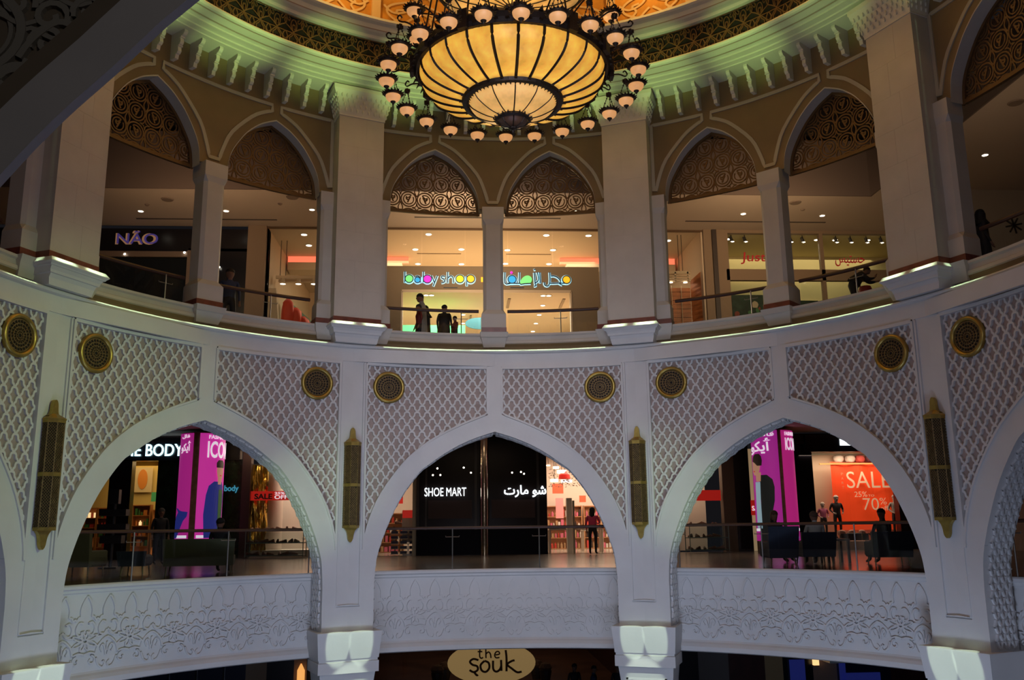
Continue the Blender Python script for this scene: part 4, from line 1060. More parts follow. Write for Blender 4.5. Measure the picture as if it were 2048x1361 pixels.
def garment(name, x, y, z, w_, h_, m, label, group, seed):
    rnd = random.Random(seed); b = MB(); n = 16; rings = []
    for j in range(8):
        t = j/7; rr = w_*(.35+.65*math.sin(PI*min(1, t*.62+.18)))*(1 if j < 7 else .4)
        rings.append([(x+rr*(1+.16*math.cos(4*2*PI*q/n+j*.5+seed))*math.cos(2*PI*q/n), y+rr*.6*(1+.16*math.sin(3*2*PI*q/n+j))*math.sin(2*PI*q/n), z+h_*t) for q in range(n)])
    b.loft(rings); return tag(b.build(name, m, smooth=True), label, 'clothes', group)
for i, (x, z, w_, h_) in enumerate(((-6.95, 7.35, .22, 1.0), (-6.7, 7.1, .24, .95), (-6.45, 6.9, .24, .85), (-6.22, 6.8, .22, .75), (-5.98, 6.8, .2, .8))):
    garment('red_garment', x, 18.0+.1*i, z-.25, w_, h_, REDC, 'glossy red garment in the window left of the left pier, %s from left' % ORD[i], 'red garments in the window', i)
for i, (x, z) in enumerate(((-7.05, 6.5), (-6.75, 6.45))):
    garment('white_garment', x, 17.7, z, .18, .75, WHC, 'cream garment below the red ones, %s one' % ['left', 'right'][i], 'cream garments in the window', 9+i)
b = MB(); b.loft([[(-7.5, 17.3, 4.6), (-6.9, 17.3, 4.6), (-6.9, 17.6, 4.6), (-7.5, 17.6, 4.6)], [(-7.5, 17.3, 8.3), (-7.25, 17.3, 8.3), (-7.25, 17.6, 8.3), (-7.5, 17.6, 8.3)]]); tag(b.build('tapered_stand', CREAM), 'tall white tapering display panel in the window left of the left pier', 'display')
b = MB(); b.loft([[(-7.2, 19.5, 8.4), (-4.5, 19.5, 6.0), (-4.5, 19.6, 4.6), (-7.2, 19.6, 4.6)], [(-7.2, 19.9, 8.4), (-4.5, 19.9, 6.0), (-4.5, 19.9, 4.6), (-7.2, 19.9, 4.6)]]); tag(b.build('stair_panel', mat('mint_panel', (.32, .58, .50), .6)), 'pale mint sloping panel behind the red garments', 'panel')
# right glimpse (x 6.5..7.8): slatted wood wall, shelf frame, hanging lamps
WOODR = mat('red_brown_slats', (.40, .13, .04), .45, noise=.25, nscale=4)
sl = tag(empty('slatted_cabinet'), 'orange-brown cabinet of horizontal wooden slats right of the right stone pier', 'cabinet')
for i in range(24):
    z = 4.75+i*.157; b = MB(); b.box(5.5, 17.55, z, 3.9, .05+.02*(i % 2), .145); b.build('slat', WOODR, sl)
for i in range(24):
    z = 4.75+i*.165; b = MB(); b.add([(7.46, 17.5, z), (7.46, 17.5, z+.15), (7.74, 17.1, z+.15+.01*i), (7.74, 17.1, z)], [(0, 1, 2, 3)]); b.build('slat', WOODR, sl)
for x in (6.75, 7.1):
    b = MB(); b.tube([(x, 17.45, 4.6), (x, 17.45, 8.5)], .014, 4); b.build('upright', FR, sl)
sf = tag(empty('lamp_shelf'), 'pale metal shelf frame with two round lamps above the slatted cabinet', 'shelf')
b = MB()
for z in (8.98, 8.85, 8.75, 8.66): b.box(6.9, 17.4, z, 1.1, .06, .1 if z > 8.9 else .03)
for x in (6.5, 6.9, 7.35): b.box(x, 17.4, 8.8, .06, .06, .38)
b.build('frame', FR, sf)
for x in (6.72, 7.25):
    b = MB(); b.lathe([(.08, 0), (.001, 0)], (x, 17.4, 8.6), 12); b.build('bulb', LAMPON, sf)
for x in (7.05, 7.18):
    b = MB(); b.tube([(x, 17.4, 9.0), (x, 17.4, 10.4)], .012, 4); b.build('cable', DARKM, sf)

# pillars and the two neighbouring shops of the upper level
wp = struct('wall_pillars')
panelbox('pillar', -8.2, -7.57, 16.85, 17.6, 4.6, 10.44, BRN, None, wp); panelbox('pillar', 7.85, 8.62, 16.85, 17.6, 4.6, 10.44, BRN, None, wp)
panelbox('drainpipe', 8.14, 8.3, 16.75, 16.85, 4.6, 10.40, mat('dark_brown_pipe', (.035, .022, .018), .5), None, wp)
# dark shop on the left
BLK = mat('black_fascia', (.006, .006, .010), .25); DKGL = mat('dark_shop_glass', (.012, .014, .016), .08, spec=.6)
wd = struct('wall_dark_shop')
panelbox('fascia', -18.5, -8.2, 16.9, 17.3, 9.5, 10.3, BLK, None, wd); panelbox('glazing', -18.5, -10.15, 17.0, 17.05, 4.6, 9.35, DKGL, None, wd); panelbox('fascia_strip', -18.5, -10.2, 16.86, 16.95, 9.28, 9.48, mat('taupe_strip', (.17, .12, .09), .5), None, wd)
panelbox('black_wall', -10.2, -8.2, 16.9, 17.3, 4.6, 9.6, BLK, None, wd); panelbox('corner_post', -10.2, -9.95, 16.8, 16.95, 4.6, 9.5, mat('taupe_strip', (.17, .12, .09), .5), None, wd)
sN = tag(empty('shop_sign'), 'dark shop name of three letters with purple and amber edges on the black fascia', 'sign')
letters('N\u00c3O', -12.68, -11.3, 9.72, 10.22, 16.9, solid('amber_edge', (.30, .16, .08), .5), sN, .02, .03, 'letter_edge'); letters('N\u00c3O', -12.62, -11.24, 9.74, 10.20, 16.87, solid('indigo_letter', (.05, .035, .20), .5), sN, .02, .0)
for i, (x, z) in enumerate(((-12.1, 6.95), (-9.5, 6.75), (-10.35, 6.6), (-12.3, 9.7-.35), (-10.3, 9.42), (-9.1, 8.9))):
    b = MB(); b.lathe([(.09, 0), (.001, 0)], (0, 0, 0), 12); o = b.build('spotlight', LAMPON); o.location = (x, 16.8, z); o.rotation_euler = (R(75), 0, 0); o.scale = (.8 if i < 3 else .45,)*3  # small bright discs set before the dark shop front
    tag(o, 'small bright disc on the dark shop front at the upper left, %s' % ORD[i], 'light', 'spots of the dark shop')
# beige shop on the right
wr = struct('wall_beige_shop'); BEI = mat('beige_interior', (.50, .42, .22), .8)
panelbox('back_wall', 8.62, 18.5, 20.0, 20.2, 4.6, 10.4, BEI, None, wr); panelbox('shop_ceiling', 8.62, 18.5, 17.1, 20.2, 10.40, 10.5, BEI, None, wr); panelbox('shop_floor', 8.62, 18.5, 17.1, 20.2, 4.4, 4.6, BEI, None, wr); panelbox('end_wall', 18.4, 18.5, 17.1, 20.2, 4.6, 10.4, BEI, None, wr)
panelbox('head_band', 8.62, 18.5, 16.92, 17.1, 10.33, 10.44, BRN, None, wr); panelbox('transom_band', 8.62, 18.5, 16.92, 17.1, 8.57, 8.98, BRN, None, wr)
for x in (8.62, 12.12, 14.8): panelbox('mullion', x, x+.13, 16.92, 17.1, 4.6, 10.33, BRN, None, wr)
for x0, x1 in ((8.75, 12.12), (12.25, 14.8), (14.93, 18.4)):
    panelbox('glass_pane', x0+.01, x1-.01, 17.0, 17.01, 8.98, 10.33, SHOPGL, None, wr); panelbox('glass_pane', x0+.01, x1-.01, 17.0, 17.01, 4.6, 8.57, SHOPGL, None, wr)
RED = solid('red_script_letter', (.36, .012, .015), .25)
sJ = tag(empty('shop_sign'), 'red handwritten latin shop name on the beige shop glass', 'sign'); letters('Justice', 9.2, 10.75, 9.18, 9.62, 16.98, RED, sJ, .03, .0, shear=.1)
sA = tag(empty('shop_sign'), 'red arabic shop name on the beige shop glass', 'sign'); letters('\uFEB2\uFEF4\uFE98\uFEB4\uFE9F', 12.66, 13.75, 9.12, 9.52, 16.98, RED, sA, .03, .0)
for i, x in enumerate((9.0, 9.5, 11.2, 11.65, 12.3, 12.9, 13.45, 14.05, 14.6, 15.4)):
    sp0 = tag(empty('track_spotlight', (x, 17.3, 10.38)), 'black track spotlight under the beige shop ceiling, %s from the left' % ORD[i], 'light', 'black track spotlights')
    b = MB(); b.tube([(0, 0, 0), (0, 0, -.10)], .02, 5); b.build('stem', DARKM, sp0)
    b = MB(); b.tube([(-.03, 0, -.06), (.05, .05, -.24)], [.05, .065], 8); b.build('can', DARKM, sp0)
    b = MB(); b.lathe([(.07, -.245), (.001, -.25)], (.05, .03, 0), 8); b.build('bulb', LAMPON, sp0)
for i, x in enumerate((9.05, 10.9, 12.4, 13.1, 14.35)): downlight(x, 17.8, 10.40, 'round light among the track spotlights of the beige shop, %s from the left' % ORD[i], 'ceiling lights of the beige shop', 1.1)
for i, x in enumerate((9.8, 13.0)):
    spot_light('wall_washer', (x, 18.6, 10.2), (x, 20.0, 8.6), 12, (1.0, .88, .5), 90, .5)
# displays in its lower windows
DG = mat('dark_green_poster', (.012, .035, .022), .6, noise=.5, nscale=8); 
for i, (x0, x1, z1) in enumerate(((8.85, 10.0, 8.1), (10.15, 12.0, 7.9), (12.35, 14.6, 7.4))):
    pst = tag(empty('window_display'), 'dark green display board in the beige shop window, %s from the left' % ORD[i], 'display', 'display boards of the beige shop'); panelbox('board', x0, x1, 17.2, 17.3, 4.7, z1, DG, None, pst)
    rn = random.Random(i)
    for j in range(14):
        b = MB(); cxx = rn.uniform(x0+.1, x1-.1); cz = rn.uniform(6.2, z1-.15); r_ = rn.uniform(.05, .13)
        b.poly([(cxx+r_*math.cos(q*PI/4)*rn.uniform(.6, 1.1), cz+r_*math.sin(q*PI/4)*rn.uniform(.6, 1.3)) for q in range(8)], lambda x, z, h: (x, 17.18-h, z), 0, .02); b.build('picture_patch', [mat('patch_green', (.06, .18, .07), .6), mat('patch_cream', (.45, .38, .28), .6), mat('patch_red', (.22, .05, .03), .6)][j % 3], pst)
# far right: pale wall with black star ornaments, then another lit shop window
wf = struct('wall_right'); panelbox('pale_wall', 15.3, 19.6, 12.8, 13.0, 4.6, 10.44, mat('pale_wall', (.30, .24, .19), .8), None, wf); panelbox('lower_wall', 19.6, 24, 12.8, 13.0, 4.6, 9.2, mat('pale_wall', (.30, .24, .19), .8), None, wf)
panelbox('window_back', 19.6, 24, 13.8, 13.9, 4.6, 10.44, BEI, None, wf)
area_light('far_window_light', (21.5, 13.4, 10.3), (21.5, 13.5, 0), 3, 8, (1, .85, .5), size_y=.4)
for i, (x, z, r_) in enumerate(((16.7, 9.9-.65, .28), (17.6, 7.7, .26))):
    st_ = tag(empty('star_ornament', (x, 12.78, z)), 'black spiky star ornament on the far right wall, the %s one' % ('upper', 'lower')[i], 'ornament', 'star ornaments')
    b = MB()
    for q in range(4): b.box(0, 0, 0, r_*2, .02, .05); b.v[-8:] = [(x_*math.cos(q*PI/4+.2)-z_*math.sin(q*PI/4+.2), y_, x_*math.sin(q*PI/4+.2)+z_*math.cos(q*PI/4+.2)) for x_, y_, z_ in b.v[-8:]]
    b.build('star', BLACK, st_)
for i, (x, y) in enumerate(((19.9, 13.3), (20.9, 13.3))):
    downlight(x, y, 10.40, 'round light in the far right shop window, the %s one' % ('left', 'right')[i], 'lights of the far right window', 1.2)
# ================================================================== MIDDLE SHOPS (facade line y = 22)
def mx(x, y=22.0): return CAM.x+(x-CAM.x)*(y-CAM.y)/(17-CAM.y)
def mz(z, y=22.0): return z*(y-CAM.y)/(17-CAM.y)
ZF = -.97
def mbox(name, x0, x1, z0, z1, y0, y1, m, parent=None, kind='structure'):
    return panelbox(name, mx(x0), mx(x1), y0, y1, mz(z0) if z0 is not None else ZF, mz(z1) if z1 is not None else 3.62, m, kind, parent)
SHOPW = mat('shoe_shop_white', (.62, .52, .44), .7); GLOSSBLK = mat('gloss_black_panel', (.010, .007, .007), .3, spec=.18)
wm = struct('wall_shoe_shop')
# centre: black glass box between two openings
mbox('black_panel', -2.28, -.14, None, None, 22.0, 22.3, GLOSSBLK, wm); mbox('black_panel', .06, 2.06, None, None, 22.0, 22.3, GLOSSBLK, wm)
for x0, x1 in ((-2.28, -2.2), (-2.0, -1.94), (-.36, -.28), (1.72, 1.80)): mbox('panel_edge', x0, x1, None, None, 21.97, 22.0, mat('satin_black', (.02, .016, .015), .45), wm)
mbox('plinth_panel', -2.28, 2.06, None, -.02, 21.95, 22.0, mat('navy_plinth', (.006, .006, .010), .7, spec=.05), wm)
mbox('painted_glow', -1.9, -.45, .35, .95, 21.985, 22.0, mat('painted_red_reflection', (.022, .007, .007), .6), wm); mbox('painted_glow', .2, 1.65, .35, .95, 21.985, 22.0, mat('painted_red_reflection', (.022, .007, .007), .6), wm)  # dull red panels painted as a reflection in the black glass
MIRR = mat('mirror_steel', (.75, .62, .45), .12, 1.0, bump=.6, bscale=1.2)
b = MB(); b.lathe([(.17, ZF), (.17, 3.6)], (mx(-.04), 21.9, 0), 20); tag(b.build('mirror_column', MIRR, None, True), 'slim mirror-polished column between the two black shop panels', 'column')
# shop volume behind
panelbox('shop_back', mx(-5.4), mx(6.4), 30.0, 30.2, ZF, 3.6, SHOPW, None, wm); panelbox('shop_ceiling', mx(-5.4), mx(6.4), 22.3, 30, 3.40, 3.6, SHOPW, None, wm); panelbox('shop_floor', mx(-5.4), mx(6.4), 22.0, 30, ZF-.02, ZF+.005, mat('pale_shop_floor', (.45, .38, .32), .15), None, wm)
panelbox('shop_side', mx(-5.4)-.1, mx(-5.4), 22.0, 30, ZF, 3.6, SHOPW, None, wm); panelbox('shop_side', mx(6.4), mx(6.4)+.1, 22.0, 30, ZF, 3.6, SHOPW, None, wm)
mbox('light_jamb', -2.42, -2.28, None, None, 22.1, 22.6, mat('grey_jamb', (.35, .32, .25), .6), wm); mbox('light_jamb', 2.92, 2.99, None, .9, 22.1, 22.2, mat('grey_jamb', (.35, .32, .25), .6), wm)
sg = tag(empty('shop_sign'), 'white lit latin shop name on the left black glass panel', 'sign'); letters('SHOE MART', mx(-2.02), mx(-.64), mz(1.08), mz(1.36), 21.94, E_WHITE, sg, .04, .0)
sg = tag(empty('shop_sign'), 'white lit arabic shop name on the right black glass panel', 'sign'); letters('\uFE95\uFEAD\uFE8E\uFEE3 \uFEEE\uFEB7', mx(.62), mx(2.03), mz(1.02), mz(1.42), 21.94, E_WHITE, sg, .04, .02)
rn = random.Random(3)
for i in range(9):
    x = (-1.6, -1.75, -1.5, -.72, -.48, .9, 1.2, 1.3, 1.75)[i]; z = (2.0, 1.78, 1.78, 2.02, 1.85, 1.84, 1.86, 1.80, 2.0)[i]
    b = MB(); b.lathe([(.035, 0), (.001, 0)], (0, 0, 0), 10); o = b.build('painted_lamp_glint', LAMPON); o.location = (mx(x), 21.985, mz(z)); o.rotation_euler = (R(90), 0, 0)  # glowing discs painted as lamp reflections on the black glass
    tag(o, 'painted glint of a lamp in the black glass above the white lit names, %s from the left' % ORD[i], 'light', 'painted lamp glints in the black glass')
# right opening: pendant lamps, tables with shoes, posters, white post
post = mbox('white_post', 2.78, 2.96, None, 1.0, 22.6, 22.9, mat('white_post', (.6, .55, .48), .5)); post['kind'] = None; del post['kind']; tag(post, 'white square post in the bright shoe shop opening', 'post')
for i, (x, z, r_, m) in enumerate(((2.62, 1.96, .13, 'w'), (2.82, 1.80, .20, 'w'), (2.92, 1.62, .25, 'r'), (2.55, 1.52, .17, 'w'), (2.34, 2.05, .08, 'w'))):
    L = tag(empty('pendant_lamp', (mx(x), 24.5, mz(z, 24.5))), ['white drum pendant lamp', 'big white drum pendant lamp', 'red dome pendant lamp', 'low white pendant lamp', 'small high pendant lamp'][i]+' in the shoe shop to the right of the black panels', 'lamp')
    b = MB(); prof = [(r_, 0), (r_, r_*.7)] if m == 'w' else [(r_, 0), (r_*.9, .18), (r_*.5, .32), (.02, .36)]
    b.lathe(prof, n=20); b.build('shade', solid('lit_shade', (1.0, .85, .62), 2.0) if m == 'w' else mat('red_shade', (.5, .02, .015), .3, emit=(.5, .02, .01), es=.3), L)
    b = MB(); b.tube([(0, 0, .1), (0, 0, 3.4-mz(z, 24.5))], .012, 4); b.build('cable', DARKM, L)
def table(x, y, w_, d_, h_, m, label, parts='leg', z0=ZF, group=None):
    t = tag(empty('display_table', (x, y, z0)), label, 'table', group); b = MB(); b.box(0, 0, h_-.03, w_, d_, .06); b.build('table_top', m, t)
    for sx in (-1, 1):
        for sy in (-1, 1):
            b = MB(); b.box(sx*(w_/2-.04), sy*(d_/2-.04), (h_-.06)/2, .06, .06, h_-.06); b.build('leg', m, t)
    return t
WT = mat('white_table', (.55, .47, .40), .4)
table(mx(2.55), 23.2, .85, .6, .95, WT, 'white open display table just right of the black panel'); table(mx(3.5), 23.4, 1.3, .6, .95, WT, 'white open display table behind the woman in the pink top')
table(mx(3.95), 25.2, .9, .6, .9, WT, 'white display table at the right edge of the centre arch')
def shoe_proto():
    e0 = empty('shoe'); b = MB(); rings = []
    for t, w_, h_ in ((-.13, .02, .06), (-.11, .035, .085), (-.05, .035, .075), (.03, .04, .05), (.09, .04, .038), (.125, .02, .02)):
        rings.append([(t, w_*math.cos(a), .012+h_*max(0, math.sin(a))) for a in [PI*q/6 for q in range(7)]])
    b.loft(rings, True, True); b.build('upper', mat('shoe_leather', (.25, .12, .08), .4), e0, True)
    b = MB(); b.loft([[(-.13, -.03, 0), (-.13, .03, 0), (.0, .035, 0), (.12, .03, 0), (.13, 0, 0), (.12, -.03, 0), (0, -.035, 0)], [(-.13, -.03, .014), (-.13, .03, .014), (.0, .035, .014), (.12, .03, .014), (.13, 0, .014), (.12, -.03, .014), (0, -.035, .014)]]); b.build('sole', DARKM, e0); return e0
sh0 = shoe_proto(); bpy.context.view_layer.update(); KIDS[sh0.name] = list(sh0.children); sh_used = False
def shoe(x, y, z, rz, label, group, s=1.3):
    global sh_used
    o = copy_tree(sh0) if sh_used else sh0
    sh_used = True; o.location = (x, y, z); o.rotation_euler = (0, 0, rz); o.scale = (s, s, s); return tag(o, label, 'shoe', group)
for i in range(6): shoe(mx(2.4)+.18*i-.1, 23.2, ZF+.95, .4*i, 'shoe on the white table beside the black panel, %s from the left' % ORD[i], 'shoes on the white table by the black panel')
for i in range(6): shoe(mx(3.3)+.2*i-.1, 23.3, ZF+.95, .3*i, 'shoe on the table behind the woman in pink, %s from the left' % ORD[i], 'shoes on the table behind the woman')
# shelves on the back wall with boxes and shoes
SH = mat('shelf_wood', (.42, .20, .09), .5)
def shelf_unit(x, y, w_, h_, n, label, z0=ZF, m=SH, goods=None, gl=None, seed=0, cat_='box', glow=False):
    s_ = tag(empty('shelf_unit', (x, y, z0)), label, 'shelf')
    for sx in (-1, 1):
        b = MB(); b.box(sx*w_/2, 0, h_/2, .04, .3, h_); b.build('side_panel', m, s_)
    b = MB(); b.box(0, .14, h_/2, w_, .02, h_); b.build('back_panel', m, s_)
    for k_ in range(n+1):
        b = MB(); b.box(0, 0, .03+(h_-.06)*k_/n, w_-.04, .28, .03); b.build('shelf_board', m, s_)
    if goods:
        rn = random.Random(seed)
        for k_ in range(n):
            xx = -w_/2+.1; cnt = 0
            while xx < w_/2-.1:
                gw = rn.uniform(.07, .15); gh = rn.uniform(.35, .8)*(h_/n-.06); mm_ = rn.choice(goods); b = MB()
                zz = z0+.05+(h_-.06)*k_/n
                isb = rn.random() < .5
                if isb: b.box(0, 0, gh/2, gw, .12, gh)
                else: b.lathe([(.001, 0), (gw*.42, 0), (gw*.42, gh*.7), (gw*.16, gh*.78), (gw*.16, gh), (.001, gh)], n=8)
                o = b.build('product', mm_); o.location = (x+xx+gw/2, y-.06, zz); tag(o, 'small %s on board %s up of the %s, %s from left' % ('box' if isb else 'bottle', ['one', 'two', 'three', 'four', 'five'][k_], gl, ORD[cnt]), 'box' if isb else 'bottle', 'goods on the '+gl); cnt += 1; xx += gw+rn.uniform(.02, .06)
    return s_
GW = [mat('good_red', (.45, .04, .03), .5), mat('good_white', (.6, .55, .5), .5), mat('good_black', (.03, .02, .02), .4), mat('good_tan', (.40, .24, .12), .5), mat('good_pink', (.55, .12, .20), .5)]
shelf_unit(mx(2.6, 29), 29.6, 1.85, 2.0, 4, 'tall shelf of mixed goods at the back of the shoe shop, left half', goods=GW, gl='left back shelf', seed=1)
shelf_unit(mx(4.0, 29), 29.6, 1.85, 2.0, 4, 'tall shelf of mixed goods at the back of the shoe shop, right half', goods=GW, gl='right back shelf', seed=2)
shelf_unit(mx(-3.2, 26), 27.0, 1.2, 1.7, 4, 'shelf seen left of the black panels, beyond the red sale stand', goods=GW, gl='shelf left of black panels', seed=3)
for i, (x, z, w_, h_, m) in enumerate(((2.25, 1.3, .5, .45, 'r'), (2.35, .65, .35, .9, 'p'), (2.55, 1.55, .5, .12, 'b'), (3.15, .95, .3, .3, 'r'), (2.7, .55, .3, .4, 'p'))):
    p = tag(panelbox('wall_poster', mx(x, 28), mx(x, 28)+w_, 28.0, 28.03, mz(z, 28)-h_/2, mz(z, 28)+h_/2, {'r': solid('red_poster', (.75, .08, .03), .5), 'p': solid('pink_poster', (.62, .22, .20), .4), 'b': solid('blue_white_screen', (.55, .7, .95), 1.2)}[m], None), ['red wall poster next to the black panel edge', 'tall pink poster near the black panel', 'glowing bluish white screen high in the shoe shop', 'small red poster left of the woman in pink', 'small pink poster low in the shoe shop'][i], 'poster')
b = MB(); rn = random.Random(5)
for i in range(220):
    x, z = rn.uniform(2.15, 3.3), rn.uniform(1.35, 2.0); a = rn.uniform(0, PI); b.box(mx(x, 25.5), 25.5+rn.uniform(-.3, .3), mz(z, 25.5), rn.uniform(.03, .10), .01, rn.uniform(.02, .05), a)
o = b.build('dried_branch_decoration', mat('twig_grey', (.22, .17, .13), .8)); tag(o, 'airy grey cluster of twigs hanging in the shoe shop', 'decoration', kind='stuff')
for i, (x, y) in enumerate(((2.2, 24.0), (2.45, 24.0), (2.6, 25.0), (2.8, 24.6), (3.1, 26), (-2.7, 24.5), (-3.0, 26.0))):
    downlight(mx(x, y), y, 3.39, 'round light in the shoe shop ceiling, %s of the visible ones' % ORD[i], 'ceiling lights of the shoe shop', 1.1)
# left opening: red sale stand and striped shoe rack
ss = tag(empty('sale_stand', (mx(-2.58), 22.8, ZF)), 'white stand with a red sale board left of the black panels', 'sign')
b = MB(); b.box(0, 0, 1.1, .5, .04, 1.2); b.build('board', SHOPW, ss); b = MB(); b.box(0, -.03, 1.58, .46, .02, .3); b.build('red_board', solid('red_sale_board', (.65, .03, .02), .35), ss); b = MB(); b.box(0, 0, .25, .04, .04, .5); b.box(0, 0, .02, .4, .3, .04); b.build('stand', STEEL, ss)
ss = tag(empty('sale_sign', (mx(-3.1), 25.0, ZF)), 'red hanging sale board far left in the shoe shop', 'sign'); b = MB(); b.box(0, 0, 2.2, .5, .03, .3); b.build('board', solid('red_sale_board', (.65, .03, .02), .35), ss); b = MB(); b.tube([(-.2, 0, 2.35), (-.2, 0, 4.3)], .01, 4); b.tube([(.2, 0, 2.35), (.2, 0, 4.3)], .01, 4); b.build('cord', STEEL, ss)
NAV = mat('navy_shoe', (.03, .035, .08), .5)
rk = tag(empty('shoe_rack', (mx(-2.72), 22.6, ZF)), 'low rack with three columns of navy shoes behind the railing', 'rack')
for c_ in range(3):
    for k_ in range(5):
        b = MB(); b.box(-.35+c_*.35, 0, .12+k_*.19, .26, .25, .10); b.build('navy_shoe_pair', NAV, rk); b = MB(); b.box(-.35+c_*.35, 0, .055+k_*.19, .30, .28, .02); b.build('rack_board', SHOPW, rk)
shoe(mx(-2.9), 22.9, ZF+1.2, .2, 'single dark shoe on the stand at the left of the shoe shop', None)

# ------------------------------------------------------------------ pink banner columns
PINKE = solid('pink_backlit_poster', (.62, .035, .36), .62); PINKD = solid('magenta_backlit_poster', (.42, .02, .24), .6)
def banner_column(x, y, label, panels, blue):
    Rr = .77; e0 = tag(empty('banner_column', (x, y, ZF)), label, 'column')
    H = 4.5; b = MB(); b.lathe([(Rr, 0), (Rr, H)], n=40); b.build('column_shaft', mat('brown_marble_column', (.20, .12, .09), .2, noise=.3, nscale=4), e0, True)
    base = math.atan2(CAM.y-y, CAM.x-x)
    def cm(ph, z, h):       # ph in degrees, positive to the right as seen from the atrium
        a = base + R(ph); return ((Rr+.02+h)*math.cos(a), (Rr+.02+h)*math.sin(a), z-ZF)
    def patch(parent, rows, m, h, name, n=8):
        b = MB(); b.loft([[cm(l+(r_-l)*q/n, z, h) for q in range(n+1)] for z, l, r_ in rows], cap=False, closed=False); b.build(name, m, parent)
    zt, zb = 3.50, -.55
    for (p0, p1, m, txt, topt) in panels:
        e1 = empty('banner', parent=e0)
        patch(e1, [(zb, p0, p1), (1.5, p0, p1), (zt, p0, p1)], m, 0, 'poster_face', 16)
        w_ = (p1-p0)
        for s_, (t0, t1, z0, z1), bd in ((txt, panels_txt[topt][0], .02), ('\uFEEE\uFEDC\uFEF3\uFE83' if False else panels_txt[topt][2], panels_txt[topt][1], .02)):
            if s_: letters(s_, p0+w_*t0, p0+w_*t1, z0, z1, 0, E_BAN, e1, .01, bd, mp=lambda x_, z_, h_: cm(x_, z_, .012+h_), join=True)
        patch(e1, [(-.20, p0+4, p1-4), (-.10, p0+4, p1-4)], E_BAN, .012, 'white_strip', 10)
        patch(e1, [(zb, p0, p1), (-.25, p0, p1)], PINKD if not blue else mat('dark_poster_foot', (.02, .015, .03), .5), .008, 'poster_foot', 12)
    return e0, patch
E_BAN = mat('poster_white', (.9, .85, .9), .5, emit=(.75, .70, .78), es=.8)
panels_txt = {
 'ar_top': ((.28, .88, 2.78, 3.22), (.3, .8, 3.30, 3.46), '\uFEDE\uFE8E\uFED3'),
 'en_top': ((.22, 1.05, 2.62, 3.22), (.24, .9, 3.30, 3.44), 'FASHION'),
 'en_cut': ((.2, .98, 2.75, 3.22), (.2, .9, 3.30, 3.44), 'FASHION'),
 'ar_big': ((.05, .8, 2.62, 3.22), (.35, .9, 3.28, 3.46), '\uFE94\uFEE3\uFE8E\uFED7'),
}
SK = solid('printed_skin', (.50, .26, .17), .5); BLC = solid('printed_blue_coat', (.02, .03, .22), .5); DKC = solid('printed_black_jacket', (.012, .016, .018), .3); LBC = solid('printed_pale_shirt', (.30, .46, .55), .5); HRC = solid('printed_dark_hair', (.02, .012, .010), .3); GRC = solid('printed_green_shirt', (.03, .10, .03), .4); LIP = solid('printed_red_lips', (.55, .03, .04), .5)
AR_ICON = '\uFEEE\uFEDC\uFEF3\uFE83'
cL, pL = banner_column(-10.26, 20.3, 'round column wrapped in pink banners, man in a blue coat, left arch', [(-78, -24, PINKD, AR_ICON, 'ar_top'), (-8, 84, PINKE, 'ICON', 'en_top')], True)
pe = empty('printed_man', parent=cL)
pL(pe, [(-.2, 14, 70), (.6, 10, 72), (1.3, 14, 74), (1.62, 20, 70), (1.78, 34, 62)], BLC, .02, 'coat'); pL(pe, [(-.1, 52, 66), (.9, 50, 68), (1.5, 50, 66)], GRC, .028, 'shirt')
pL(pe, [(1.68, 46, 58), (1.9, 44, 60)], SK, .028, 'neck'); pL(pe, [(1.82, 50, 56), (1.95, 43, 62), (2.15, 40, 65), (2.35, 41, 64), (2.45, 46, 60)], SK, .034, 'face'); pL(pe, [(2.28, 38, 66), (2.45, 38, 66), (2.55, 44, 60)], HRC, .04, 'hair'); pL(pe, [(1.98, 50, 57), (2.02, 50, 57)], LIP, .045, 'lips')
pL(pe, [(-.2, -76, -62), (.4, -74, -40), (.55, -70, -30), (.7, -60, -28), (.85, -72, -68)], BLC, .02, 'coat_sleeve')
cR, pR = banner_column(11.03, 20.3, 'round column wrapped in magenta banners, man in a black jacket, right arch', [(-74, 16, mat('magenta_poster_b', (.4, .02, .3), .5, emit=(.36, .02, .26), es=.62), AR_ICON, 'ar_big'), (26, 84, mat('pink_poster_b', (.5, .02, .3), .5, emit=(.48, .02, .20), es=.62), 'ICON', 'en_cut')], False)
pe = empty('printed_man', parent=cR)
pR(pe, [(-.55, -50, -22), (.2, -42, -14), (.9, -40, -2), (1.4, -42, 0), (1.68, -40, -4), (1.85, -36, -18)], DKC, .02, 'jacket'); pR(pe, [(-.1, -60, -40), (.9, -58, -40), (1.6, -56, -38)], LBC, .028, 'shirt')
pR(pe, [(1.62, -52, -36), (1.95, -52, -34)], SK, .032, 'neck'); pR(pe, [(1.85, -58, -46), (2.0, -64, -38), (2.25, -64, -34), (2.45, -62, -36)], SK, .036, 'face'); pR(pe, [(2.2, -44, -30), (2.38, -62, -28), (2.55, -58, -30), (2.64, -50, -36)], HRC, .044, 'hair'); pR(pe, [(1.97, -60, -54), (2.02, -60, -54)], LIP, .046, 'lips')
b = MB(); b.poly([(.13*math.cos(q*PI/8), .13*math.sin(q*PI/8)) for q in range(16)], lambda x, z, h: (.3+x, -.95-h, z+.55), 0, .02); o = b.build('round_emblem', solid('blue_emblem', (.05, .30, .75), .6), cR)

